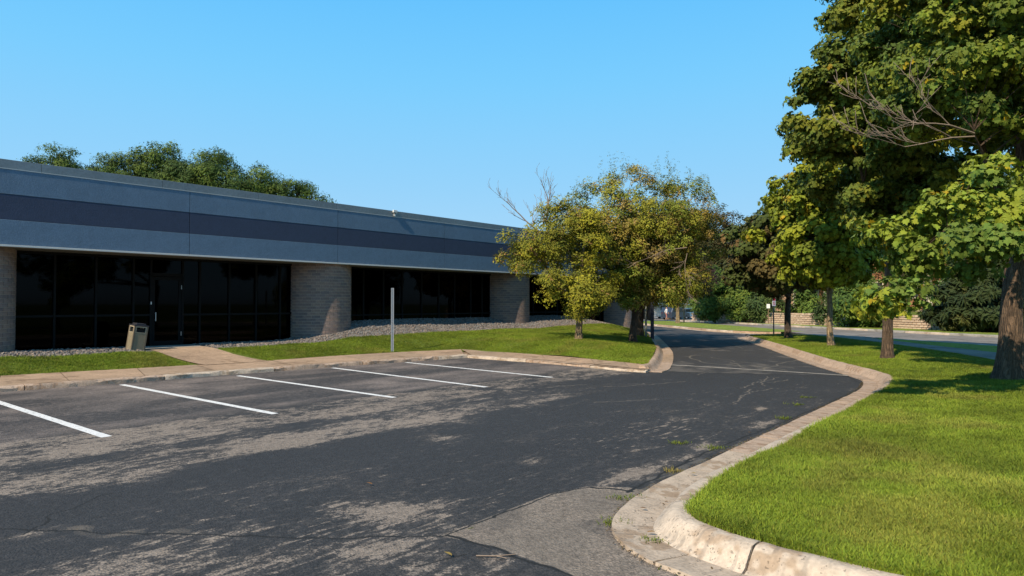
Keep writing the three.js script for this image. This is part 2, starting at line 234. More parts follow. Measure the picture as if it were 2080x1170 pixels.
      d[i * 4] = enc(r); d[i * 4 + 1] = enc(gg); d[i * 4 + 2] = enc(bb); d[i * 4 + 3] = 255;
    }
  }
  const R = rng(5);
  const dab = (a, b, rad, c, al) => { const cx = (a - A0) / LA * LW, cy = (b - B0) / LB * LH, rp = rad * px; for (let y = Math.floor(cy - rp - 1); y <= cy + rp + 1; y++) for (let x = Math.floor(cx - rp - 1); x <= cx + rp + 1; x++) { if (x < 0 || y < 0 || x >= LW || y >= LH) continue; const w = al * ss(rp + 0.8, rp - 0.3, Math.hypot(x - cx, y - cy)); if (w <= 0) continue; const i = (y * LW + x) * 4; for (let k = 0; k < 3; k++) d[i + k] = d[i + k] * (1 - w) + enc(c[k]) * w; } };
  const line = (pts, rad, c, al, jag = 0.02, skip = 0) => { for (let s = 0; s < pts.length - 1; s++) { const [a0, b0] = pts[s], [a1, b1] = pts[s + 1], L = Math.hypot(a1 - a0, b1 - b0), n = Math.ceil(L / 0.006); for (let i = 0; i <= n; i++) { const t = i / n, a = lerp(a0, a1, t), b = lerp(b0, b1, t), q = fbm(a * 5 + s, b * 5, 3) * jag * 2, q2 = fbm(a * 5 + 70, b * 5 + s, 3) * jag * 2; if (skip && vn(a * 6, b * 6) < skip - 1) continue; dab(a + q, b + q2, rad * (0.6 + 0.8 * Math.abs(vn(a * 9, b * 9))), c, al); } } };
  const tanC = [0.17, 0.145, 0.12], blk = [0.012, 0.012, 0.012], moss = [0.08, 0.085, 0.025];
  line([[1.2, -6.6], [1.69, -5.98], [2.14, -5.34], [2.59, -4.75], [3.0, -4.15], [3.54, -3.63]], 0.06, tanC, 0.07, 0.12, 1.3);
  line([[1.2, -6.6], [1.69, -5.98], [2.14, -5.34], [2.59, -4.75], [3.0, -4.15], [3.54, -3.63]], 0.0085, blk, 0.95, 0.03);
  line([[3.54, -3.63], [4.09, -3.67], [4.9, -3.70], [5.33, -3.58]], 0.007, blk, 0.9, 0.02);
  line([[5.33, -3.58], [5.45, -3.2]], 0.016, blk, 0.8, 0.03);
  line([[3.54, -3.63], [3.57, -3.23], [3.52, -2.5], [3.45, -1.8]], 0.012, blk, 0.8, 0.02);
  line([[2.9, -4.3], [3.3, -3.85], [3.62, -3.62], [3.8, -3.62]], 0.012, moss, 0.4, 0.04, 1.2);
  line([[1.55, -6.0], [1.95, -6.5], [2.35, -6.75]], 0.008, blk, 0.8, 0.05);
  line([[6.9, -3.38], [9, -3.4], [12, -3.44], [14.6, -3.55], [15.9, -3.75], [17.2, -4.35]], 0.012, blk, 0.8, 0.02);
  line([[5.4, -3.22], [6.9, -3.36]], 0.016, blk, 0.9, 0.02);
  line([[3.0, -3.35], [3.35, -3.25]], 0.006, blk, 0.7, 0.03);
  for (let k = 0; k < 9; k++) { const a = 9 + R() * 7.5, b = -8.6 + R() * 4.4, an = (R() - 0.5) * 1.3, l = 0.8 + R() * 2.0; line([[a, b], [a + Math.cos(an) * l * 0.5, b + Math.sin(an) * l * 0.5 + 0.1 * (R() - 0.5)], [a + Math.cos(an) * l, b + Math.sin(an) * l * 0.8]], 0.016, tanC, 0.45, 0.06); }
  const t = new THREE.DataTexture(d, LW, LH, THREE.RGBAFormat); t.colorSpace = THREE.SRGBColorSpace; t.wrapS = t.wrapT = THREE.MirroredRepeatWrapping; t.magFilter = THREE.LinearFilter; t.needsUpdate = true; return t;
})();
M.lot = std([1, 1, 1], 0.88, { map: lotColor, bumpMap: rep(M.grain, 14, 12), bumpScale: 0.010 });
// newer, darker driveway with pale hairline cracks: 16 m x 50 m
const driveColor = (() => {
  const W = 768, H = 2048, d = new Uint8Array(W * H * 4);
  for (let y = 0, i = 0; y < H; y++) for (let x = 0; x < W; x++, i += 4) {
    const X = 2 + x / W * 16, Z = 15 + y / H * 50, n = fbm(X * 0.5, Z * 0.3, 3), n2 = fbm(X * 3, Z * 2, 3), s = LAT[(x * 131 + y * 7919) & 65535];
    const w = ss(0.12, 0.5, n * 0.7 + n2 * 0.6 + 0.05), k = 1 + 0.22 * s + 0.2 * n2;
    d[i] = enc(lerp(0.040, 0.10, w) * k); d[i + 1] = enc(lerp(0.039, 0.09, w) * k); d[i + 2] = enc(lerp(0.041, 0.082, w) * k); d[i + 3] = 255;
  }
  const dab = (X, Z, r, c, al) => { const cx = (X - 2) / 16 * W, cy = (Z - 15) / 50 * H, rx = r / 16 * W, ry = r / 50 * H; for (let y = Math.floor(cy - ry - 1); y <= cy + ry + 1; y++) for (let x = Math.floor(cx - rx - 1); x <= cx + rx + 1; x++) { if (x < 0 || y < 0 || x >= W || y >= H) continue; const w = al * ss(1.3, 0.4, Math.hypot((x - cx) / (rx + 0.4), (y - cy) / (ry + 0.4))); const i = (y * W + x) * 4; for (let k = 0; k < 3; k++) d[i + k] = d[i + k] * (1 - w) + enc(c[k]) * w; } };
  const R = rng(15), c = [0.22, 0.19, 0.15];
  const walk = (X, Z, an, l, r) => { const n = l / 0.02; for (let i = 0; i < n; i++) { an += (R() - 0.5) * 0.22; X += Math.cos(an) * 0.02; Z += Math.sin(an) * 0.02; dab(X, Z, r, c, 0.35); } };
  walk(6.5, 17.6, 1.5, 7, 0.025); walk(7.0, 17.4, 1.65, 6, 0.025); for (let k = 0; k < 10; k++) walk(4.8 + R() * 4, 18 + R() * 12, R() * 6.3, 1 + R() * 3, 0.018);
  const t = new THREE.DataTexture(d, W, H, THREE.RGBAFormat); t.colorSpace = THREE.SRGBColorSpace; t.wrapS = t.wrapT = THREE.MirroredRepeatWrapping; t.magFilter = THREE.LinearFilter; t.needsUpdate = true; return t;
})();
M.drive = std([1, 1, 1], 0.9, { map: driveColor, bumpMap: rep(M.grain, 10, 32), bumpScale: 0.008 });
// ---------------------------------------------------------------- plan of the site
const fall = (Z) => -0.55 * ss(60, 95, Z);                       // the road dips away in the distance
const rightCurb = path([[6.6, 0.2], [4.2, 2.0], [2.6, 3.28], [1.78, 3.98], [1.32, 4.45], [1.09, 4.85], [1.06, 5.15], [1.18, 5.5], [1.54, 6.15], [2.38, 7.23], [5.03, 10.62], [6.8, 12.9], [7.55, 14.05], [8.0, 15.0], [8.2, 15.95], [8.36, 17.2], [8.62, 19.0], [9.3, 22.5], [10.05, 26.3], [10.7, 30], [11.15, 32.6], [11.55, 33.9], [12.4, 34.8], [13.6, 34.9]], 0.06);
const leftCurb = path([[3.42, 17.05], [3.72, 17.65], [4.0, 18.6], [4.4, 20.1], [5.3, 24.0], [6.35, 30.0], [7.0, 34.0], [7.7, 39], [7.9, 45], [7.4, 52], [6.4, 60]], 0.15);
const farCurb = path([[15.0, 38.1], [14.1, 38.3], [13.2, 39.4], [12.4, 41.6], [11.3, 50], [10.4, 55], [8.8, 63]], 0.2);
const lotEdge = [[-17.0, 6.2], [-13.5, 9.6], [-9.85, 13.15], [-9.0, 14.0], [-8.0, 15.05], [-6.95, 16.2], [-5.55, 17.6], [-4.0, 19.15], [-2.3, 20.72], [-1.4, 21.5]];
const walkBack = [[-18.3, 7.9], [-14.8, 11.3], [-11.1, 14.85], [-10.3, 15.6], [-9.1, 16.6], [-8.1, 17.55], [-6.65, 18.9], [-5.15, 20.75], [-3.5, 22.3], [-1.75, 23.5]];
const crossEdge = [[-1.4, 21.5], [-0.1, 20.3], [0.85, 19.5], [2.09, 18.15], [2.85, 17.2], [3.3, 16.85]];
const crossBack = [[-1.75, 23.5], [-0.3, 22.2], [0.91, 21.1], [2.23, 19.35], [3.0, 18.3], [3.46, 17.55]];
const gravelEdge = [[-6, -19.1], [0, -19.1], [4.4, -19.2], [7.6, -19.25], [9.4, -19.3], [11.7, -19.2], [14.0, -19.1], [15.2, -18.95], [17.3, -18.95], [20.3, -19.0], [24.1, -18.95], [27.2, -19.0], [30.8, -19.2], [33.6, -19.6], [36, -20.2]];
// lawn beside the building: thin-plate spline through surveyed heights (a, b, y)
const hL = (() => {
  const P = [];
  for (const [X, Z] of lotEdge) P.push([toA(X, Z), toB(X, Z), 0.10]);
  for (const [X, Z] of walkBack) P.push([toA(X, Z), toB(X, Z), 0.12]);
  for (const [X, Z] of crossEdge.slice(1)) P.push([toA(X, Z), toB(X, Z), 0.09]);
  for (const [X, Z] of crossBack.slice(1)) P.push([toA(X, Z), toB(X, Z), 0.13]);
  for (const [X, Z] of [[4.2, 20.1], [5.05, 24.0], [6.1, 30.0], [6.75, 34.0], [7.4, 39]]) P.push([toA(X, Z), toB(X, Z), 0.14]);
  for (const [a, y] of [[-6, 0.46], [0, 0.46], [4.4, 0.46], [7, 0.42], [9.5, 0.38], [11.7, 0.42], [14, 0.56], [15.2, 0.64], [17.3, 0.67], [20, 0.62], [24, 0.61], [27, 0.69], [30.8, 0.60], [35, 0.4]]) P.push([a, -19.2, y]);
  for (const [a, y] of [[-6, 0.44], [0, 0.44], [4, 0.44], [7, 0.45], [9, 0.45], [11, 0.45], [12.6, 0.46], [15.6, 1.05], [16.6, 1.08], [19, 1.10], [22, 1.09], [25, 1.1], [27, 1.12], [30, 1.0], [35, 0.6]]) P.push([a, -21.06, y]);
  P.push([17.9, -12.3, 0.44], [20.3, -13.2, 0.45], [22, -16.5, 0.55], [26, -16.6, 0.48], [18, -16, 0.40]);
  const n = P.length, N = n + 3, A = [], B = [], K = (r2) => (r2 < 1e-9 ? 0 : 0.5 * r2 * Math.log(r2));
  for (let i = 0; i < N; i++) { A.push(new Float64Array(N)); B.push(i < n ? P[i][2] : 0); }
  for (let i = 0; i < n; i++) { for (let j = 0; j < n; j++) A[i][j] = K((P[i][0] - P[j][0]) ** 2 + (P[i][1] - P[j][1]) ** 2) + (i === j ? 0.01 : 0); A[i][n] = A[n][i] = 1; A[i][n + 1] = A[n + 1][i] = P[i][0]; A[i][n + 2] = A[n + 2][i] = P[i][1]; }
  for (let c = 0; c < N; c++) { let p = c; for (let r = c + 1; r < N; r++) if (Math.abs(A[r][c]) > Math.abs(A[p][c])) p = r; [A[c], A[p]] = [A[p], A[c]]; [B[c], B[p]] = [B[p], B[c]]; for (let r = c + 1; r < N; r++) { const f = A[r][c] / A[c][c]; if (!f) continue; for (let k = c; k < N; k++) A[r][k] -= f * A[c][k]; B[r] -= f * B[c]; } }
  for (let c = N - 1; c >= 0; c--) { for (let k = c + 1; k < N; k++) B[c] -= A[c][k] * B[k]; B[c] /= A[c][c]; }
  return (X, Z) => { const a = toA(X, Z), b = toB(X, Z); let s = B[n] + B[n + 1] * a + B[n + 2] * b; for (let i = 0; i < n; i++) s += B[i] * K((a - P[i][0]) ** 2 + (b - P[i][1]) ** 2); return s; };
})();
const coarseCurb = rightCurb.filter((_, i) => i % 12 === 0);
const pathNear = [[10.6, -2], [11.6, 4], [12.3, 10], [13.3, 17.8], [14.1, 21.5], [14.9, 26], [15.3, 31], [15.3, 33.6]];
const hR = (X, Z) => 0.145 + (0.11 * ss(0.3, 3.2, distTo(coarseCurb, X, Z)) * ss(40, 32, Z) + 0.012 * vn(X * 0.9, Z * 0.9)) * ss(0, 2.4, distTo(pathNear, X, Z)) - 0.045 * ss(2, 0, distTo(pathNear, X, Z));

// base ground to the horizon
{
  const lines = (lo, hi, step, far) => { const o = []; for (let v = -far; v < lo; v += Math.max(15, (lo - v) * 0.25)) o.push(v); for (let v = lo; v <= hi; v += step) o.push(v); for (let v = hi + 15; v < far; v += (v - hi) * 0.25 + 10) o.push(v); o.push(far); return o; };
  const xs = lines(-40, 60, 4, 1500), zs = lines(-20, 130, 4, 1500), pos = [], uv = [], idx = [];
  for (const Z of zs) for (const X of xs) { pos.push(X, -0.07 + fall(Z), -Z); uv.push(X, Z); }
  for (let j = 0; j < zs.length - 1; j++) for (let i = 0; i < xs.length - 1; i++) { const a = j * xs.length + i, b = a + xs.length; idx.push(a, a + 1, b, b, a + 1, b + 1); }
  const g = new THREE.BufferGeometry(); g.setAttribute('position', new THREE.Float32BufferAttribute(pos, 3)); g.setAttribute('uv', new THREE.Float32BufferAttribute(uv, 2)); g.setIndex(idx); g.computeVertexNormals();
  struct('ground', g, M.ground);
}
// parking lot sheet
{
  const s = new THREE.Shape(); const pts = [...lotEdge.map(([X, Z]) => [X - 0.1, Z + 0.1]), ...crossEdge.slice(1).map(([X, Z]) => [X + 0.1, Z + 0.1]), [4.6, 19.0], [8.6, 18.2], [8.5, 15.5], [7.3, 13.2], [2.0, 6.2], [1.5, 5.2], [2.6, 3.7], [6.5, 0.5], [9, -9], [-9, -14], [-24, -2]];
  pts.forEach(([X, Z], i) => (i ? s.lineTo(X, Z) : s.moveTo(X, Z)));
  const g0 = new THREE.ShapeGeometry(s), p = g0.attributes.position, uv = g0.attributes.uv; for (let i = 0; i < p.count; i++) { const X = p.getX(i), Z = p.getY(i); uv.setXY(i, (toA(X, Z) - A0) / LA, (toB(X, Z) - B0) / LB); p.setXYZ(i, X, 0, -Z); } g0.computeVertexNormals();
  struct('parking_lot', g0, M.lot);
}
// driveway running on to the street, with its apron
{
  const L = poly([[3.5, 17.2], [4.4, 20.2], [5.3, 24.0], [6.35, 30.0], [7.0, 34.0], [7.5, 38.0], [7.8, 41], [7.9, 45], [7.4, 52], [6.4, 60]], 90);
  const Rr = poly([[8.25, 15.9], [8.62, 19.0], [9.3, 22.5], [10.7, 30], [11.6, 34.0], [13.2, 38.6], [12.5, 41.6], [11.9, 45], [10.9, 52], [9.4, 60]], 90);
  struct('driveway', loft(L, Rr, 8, (X, Z) => 0.004 + fall(Z), (X, Z) => [(X - 2) / 16, (Z - 15) / 50]), M.drive);
  struct('driveway_apron', loft(poly([[11.2, 32.8], [11.55, 33.9], [12.3, 35.2], [13.0, 37.5], [12.9, 39.8]], 12), poly([[17.2, 32.8], [17.1, 34], [17, 35.5], [16.9, 37.5], [16.8, 39.6]], 12), 6, () => 0.008), M.street);
  // concrete band across the mouth of the drive
  const band = [AB(17.3, -8.95), AB(17.38, -7.6), AB(17.42, -6.2), AB(17.45, -5.3), AB(17.42, -4.1)], d = [UX * 0.08, UZ * 0.08];
  struct('concrete_band', loft(poly(band.map(([X, Z]) => [X - d[0], Z - d[1]]), 16), poly(band.map(([X, Z]) => [X + d[0], Z + d[1]]), 16), 1, () => 0.010), M.slab);
}
// public street and its far parking area
const streetNear = [[23, 2], [21.2, 12], [19.6, 20], [18.6, 24.9], [17.8, 28.8], [17.0, 32.6], [16.75, 36], [16.6, 42], [16.0, 50], [14.8, 60], [13, 70]];
const streetFar = [[32, 5], [29.5, 17], [27, 26], [25.2, 32], [23.8, 36], [22.8, 40], [22, 43.5], [21, 47.5], [19.9, 52.5], [18.6, 59.5], [16.5, 69]];
struct('street', loft(poly(streetNear, 80), poly(streetFar, 80), 6, (X, Z) => fall(Z)), M.street);
struct('far_parking_area', loft(poly([[2, 66], [2, 140]], 40), poly([[32, 69.5], [40, 140]], 40), 12, (X, Z) => 0.012 + fall(Z)), M.street);
// sidewalk on the right, in slabs
{
  const g = structGroup('sidewalk'), near = poly([[11.6, 4], [12.3, 10], [13.3, 17.8], [14.1, 21.5], [14.9, 26], [15.3, 31], [15.3, 33.6]], 18), far = poly([[13.6, 5], [14.2, 12], [15.0, 17.5], [15.7, 21.4], [16.1, 25.9], [16.5, 30.9], [16.5, 33.6]], 18);
  for (let i = 0; i < 18; i++) {
    const q = (P, t) => [lerp(P[i][0], P[i + 1][0], t), lerp(P[i][1], P[i + 1][1], t)], c = [q(near, 0.006), q(far, 0.006), q(far, 0.994), q(near, 0.994)], y = 0.105, pos = [], uv = [];
    const put = (a, ya, b, yb, d, yd) => { for (const [p, yy] of [[a, ya], [b, yb], [d, yd]]) { pos.push(p[0], yy + 0.01 * hash(i), -p[1]); uv.push(p[0], p[1]); } };
    put(c[0], y, c[1], y, c[2], y); put(c[0], y, c[2], y, c[3], y); for (let k = 0; k < 4; k++) { const a = c[k], b = c[(k + 1) % 4]; put(a, y, a, -0.05, b, y); put(b, y, a, -0.05, b, -0.05); }
    const ge = new THREE.BufferGeometry(); ge.setAttribute('position', new THREE.Float32BufferAttribute(pos, 3)); ge.setAttribute('uv', new THREE.Float32BufferAttribute(uv, 2)); ge.computeVertexNormals(); mesh('slab', ge, M.path, g);
  }
}
// kerbs: each cast segment is a piece of its own
const curbProf = [[0.27, -0.05, 0], [0.265, 0.145, 0.5], [0.245, 0.156], [0.19, 0.158], [0.145, 0.150], [0.11, 0.128], [0.08, 0.09], [0.04, 0.035, 0.5], [0.0, 0.012, 0], [0.0, -0.05, 0]];
const panProf = [[-0.001, -0.05, 0], [-0.001, 0.010, 0], [-0.10, 0.012, 0.3], [-0.21, 0.018, 0.3], [-0.305, 0.022, 0.8], [-0.315, -0.05, 0]];
function kerb(name, P, side, seg, prof, pan, mats, hf, phase = 0, pale = 0, panSeg = 0) {
  const g = structGroup(name); let i = 0, k = 0; const R = rng(P.length);
  if (pale) { // old cast kerb: long curb stones, short gutter pans; the first ones are paler
    while (i < P.length - 2) { let j = Math.min(P.length - 1, i + (k === 0 ? phase : seg)); if (P.length - 1 - j < seg * 0.4) j = P.length - 1; mesh('curb_segment', sweep(P, i, j, prof, side, 0.009, 0.011, hf), i < pale ? M.curb : M.curbTan, g); i = j; k++; }
    i = 0; while (i < P.length - 2) { let j = Math.min(P.length - 1, i + Math.round(panSeg * (0.7 + 0.6 * R()))); if (P.length - 1 - j < panSeg * 0.5) j = P.length - 1; const dy = (R() - 0.5) * 0.012; mesh('gutter_segment', sweep(P, i, j, pan.map(([s, y, r]) => [s + (s < -0.3 ? (R() - 0.5) * 0.02 : 0), y > 0 ? y + dy * (s < -0.2 ? 1 : 0.4) : y, r]), side, 0.007, 0.014, hf), i < pale ? M.gutter : M.gutterTan, g); i = j; }
    return g;
  }
  while (i < P.length - 2) { let j = Math.min(P.length - 1, i + (k === 0 && phase ? phase : seg)); if (P.length - 1 - j < seg * 0.4) j = P.length - 1; mesh('curb_segment', sweep(P, i, j, prof, side, 0.011, 0.016, hf), mats[k % mats.length], g); if (pan) mesh('gutter_segment', sweep(P, i, j, pan, side, 0.006, 0.012, hf), mats[(k + 1) % mats.length], g); i = j; k++; }
  return g;
}
kerb('island_curb', rightCurb, 1, 50, curbProf, panProf, null, null, 110, 175, 17);
kerb('driveway_curb', leftCurb, -1, 20, curbProf, panProf.map(([s, y, r]) => [s * 1.05, y, r]), [M.curbTan, M.gutterTan, M.tan2]);
const lowProf = [[0.2, -0.06, 0], [0.2, 0.12], [0.03, 0.125], [0.0, 0.1], [0.0, -0.06, 0]];
kerb('far_driveway_curb', farCurb, 1, 15, lowProf, [[-0.001, -0.05, 0], [-0.001, 0.012, 0], [-0.35, 0.014, 0], [-0.36, -0.05, 0]], [M.tan, M.curb], (X, Z) => fall(Z));
kerb('street_near_curb', path(streetNear.slice(1, 6), 0.3), -1, 10, lowProf, null, [M.slab]);
kerb('street_far_curb', path(streetFar, 0.3), 1, 10, lowProf, null, [M.slab, M.curb], (X, Z) => fall(Z));
// walk in front of the building: curb stones along the stalls and slabs behind them
{
  const g = structGroup('front_walk'), E1 = path(lotEdge, 0.1), E2 = path(crossEdge, 0.1), h1 = 0.105, cp = (h) => [[0.17, -0.06, 0], [0.17, h, 0.4], [0.03, h - 0.004], [0.0, h - 0.03, 1.6], [0.0, -0.06, 0]];
  for (let i = 0, k = 0; i < E1.length - 2; k++) { let j = Math.min(E1.length - 1, i + 26); if (E1.length - 1 - j < 10) j = E1.length - 1; mesh('curb_stone', sweep(E1, i, j, cp(h1), -1, 0.008, 0.035), [M.curbTan, M.gutterTan, M.curb][k % 3], g); i = j; }
  for (let i = 0, k = 0; i < E2.length - 2; k++) { let j = Math.min(E2.length - 1, i + 24); if (E2.length - 1 - j < 10) j = E2.length - 1; mesh('curb_stone', sweep(E2, i, j, cp(0.085 - 0.01 * k), -1, 0.008, 0.03), [M.curb, M.curbTan][k % 2], g); i = j; }
  mesh('walk_bed', loft([...poly(lotEdge, 27), ...poly(crossEdge, 15)].map(([X, Z]) => [X - 0.03, Z + 0.04]), [...poly(walkBack, 27), ...poly(crossBack, 15)], 3, () => 0.07), M.tan2, g);
  const off = (P, s) => P.map((p, i) => { const a = P[Math.max(0, i - 1)], b = P[Math.min(P.length - 1, i + 1)], dx = b[0] - a[0], dz = b[1] - a[1], l = Math.hypot(dx, dz); return [p[0] - dz / l * s, p[1] + dx / l * s]; });
  const strip = (E, Bk, n, hA, k0) => { const A = poly(off(E, 0.176), n), B = poly(Bk, n); for (let i = 0; i < n; i++) { const q = (P, t) => [lerp(P[i][0], P[i + 1][0], t), lerp(P[i][1], P[i + 1][1], t)], a = [q(A, 0.004), q(A, 0.996)], b = [q(B, 0.004), q(B, 0.996)]; mesh('slab', loft(poly(a, 4), poly(b, 4), 4, (X, Z, t) => lerp(hA, 0.135, t) + 0.004 * hash(i + k0)), [M.tan, M.tan2, M.tan][(i + k0) % 3], g); } };
  strip(lotEdge, walkBack, 9, 0.103, 0); strip(crossEdge, crossBack, 5, 0.08, 4);
  // walk up to the entrance door
  const l = [[8.25, -17.25], [7.95, -18.4], [7.78, -19.86], [7.7, -21.0]], r = [[10.0, -17.15], [9.6, -18.4], [9.4, -19.86], [9.6, -21.0]];
  for (let i = 0; i < 3; i++) { const q = (P, t) => AB(lerp(P[i][0], P[i + 1][0], t), lerp(P[i][1], P[i + 1][1], t)), lo = i ? 0.004 : 0; mesh('slab', loft(poly([q(l, lo), q(l, 0.996)], 6), poly([q(r, lo), q(r, 0.996)], 6), 6, (X, Z) => { const b = toB(X, Z); return lerp(0.137, 0.462, ss(-17.0, -19.9, b)); }), [M.tan, M.tan, M.slab][i], g); }
}
// lawns
const isleIn = poly([[6.9, 0.5], [4.45, 2.3], [2.85, 3.55], [2.05, 4.2], [1.62, 4.65], [1.42, 4.98], [1.40, 5.12], [1.48, 5.35], [1.84, 5.95], [2.66, 7.03], [3.99, 8.72], [5.32, 10.42], [7.08, 12.68], [7.85, 13.9], [8.33, 14.9], [8.53, 15.9], [8.69, 17.15], [8.95, 18.9], [9.63, 22.43], [10.37, 26.23], [11.03, 29.95], [11.45, 32.5], [11.8, 33.7], [12.5, 34.45], [13.6, 34.57]].map((p, i, P) => { const a = P[Math.max(0, i - 1)], b = P[Math.min(P.length - 1, i + 1)], dx = b[0] - a[0], dz = b[1] - a[1], l = Math.hypot(dx, dz); return [p[0] - dz / l * 0.075, p[1] + dx / l * 0.075]; }), 144);
const isleOut = poly([[11.4, -0.5], [11.45, 1.5], [11.5, 3], [11.6, 4.0], [11.7, 5], [11.8, 6], [11.9, 7], [12.0, 8], [12.15, 9], [12.35, 10.4], [12.6, 12.3], [12.8, 14], [13.05, 16], [13.2, 17], [13.35, 18], [13.5, 18.7], [13.65, 19.4], [13.85, 20.4], [14.35, 22.9], [14.92, 26.2], [15.2, 29.8], [15.3, 32.2], [15.3, 32.9], [15.3, 33.5], [15.0, 34.2]], 144);
struct('island_lawn', loft(isleIn, isleOut, 30, hR), M.turf);
const islePoly = [...isleIn.filter((_, i) => i % 3 === 0), ...isleOut.filter((_, i) => i % 6 === 0).reverse()];
const vergeIn = poly([[13.6, 5], [14.2, 12], [15.0, 17.5], [15.7, 21.4], [16.1, 25.9], [16.5, 30.9]], 40), vergeOut = poly([[22.2, 5], [21.0, 12], [19.8, 18], [19.05, 21.4], [18.2, 25.9], [16.95, 31.6]], 40);
struct('street_verge', loft(vergeIn, vergeOut, 6, (X, Z, t) => lerp(0.10, 0.115, t)), M.turfFar);
const bankIn = [...poly(walkBack, 60), ...poly(crossBack, 40).slice(1), ...poly([[3.48, 17.7], [3.75, 18.7], [4.15, 20.2], [5.05, 24.05], [6.09, 30.05], [6.75, 34.05], [7.44, 39], [7.64, 45], [7.14, 52], [6.16, 60]], 70)];
const gE = gravelEdge.map(([a, b]) => AB(a, b));
const bankOut = [...poly(gE.slice(1, 8), 60), ...poly(gE.slice(7, 10), 40).slice(1), ...poly([...gE.slice(9), [5.5, 46], [3.5, 52], [2, 60]], 70)];
struct('front_lawn', loft(bankIn, bankOut, 24, (X, Z) => (Z > 38 ? lerp(hL(X, Z), 0.14, ss(38, 41, Z)) : hL(X, Z)) + 0.012), M.turf);
const bankPoly = [...bankIn.filter((_, i) => i % 2 === 0), ...bankOut.filter((_, i) => i % 2 === 0).reverse()];
struct('grass_island', loft(poly([[15.0, 38.3], [13.4, 39.5], [12.62, 41.6], [11.5, 50], [10.6, 55], [9, 63]], 40), poly([[16.6, 38.7], [16.5, 41], [16.4, 43], [15.9, 50], [15.2, 56], [14.2, 63]], 40), 6, (X, Z) => 0.13 + fall(Z)), M.turfFar);
// gravel bed under the eaves
const gravIn = poly(gE, 120), gravOut = poly(gravelEdge.map(([a]) => AB(a, -21.3)), 120);
struct('gravel_bed', loft(gravIn, gravOut, 12, (X, Z) => hL(X, Z) + 0.004), std([0.24, 0.235, 0.225], 1, { bumpMap: rep(M.grain, 1), bumpScale: 0.03 }));

// ---------------------------------------------------------------- painted stall lines
const LINE = [['white parking line at the left edge, nearest the camera', [3.28, -15.3], [3.33, -9.6]], ['white parking line starting just below the entrance walk', [5.67, -15.55], [5.70, -9.62]], ['third white parking line from the left, in the middle of the row', [8.14, -15.38], [8.08, -9.64]], ['second white parking line from the corner of the walk', [10.75, -15.35], [10.3, -9.42]], ['farthest white parking line, nearest the corner of the walk', [13.12, -15.15], [12.64, -9.5]]];
for (const [label, s, e] of LINE) {
  const A = [], B = [], n = 40, dx = e[0] - s[0], dz = e[1] - s[1], l = Math.hypot(dx, dz);
  for (let i = 0; i <= n; i++) { const t = i / n, a = lerp(s[0], e[0], t), b = lerp(s[1], e[1], t), w = 0.062 + 0.004 * vn(i * 0.9, s[0]); A.push(AB(a - dz / l * w, b + dx / l * w)); B.push(AB(a + dz / l * w, b - dx / l * w)); }
  tag(mesh('parking_line', loft(A, B, 1, () => 0.004), M.whiteLine), label, 'line marking', 'painted parking stall lines');
}
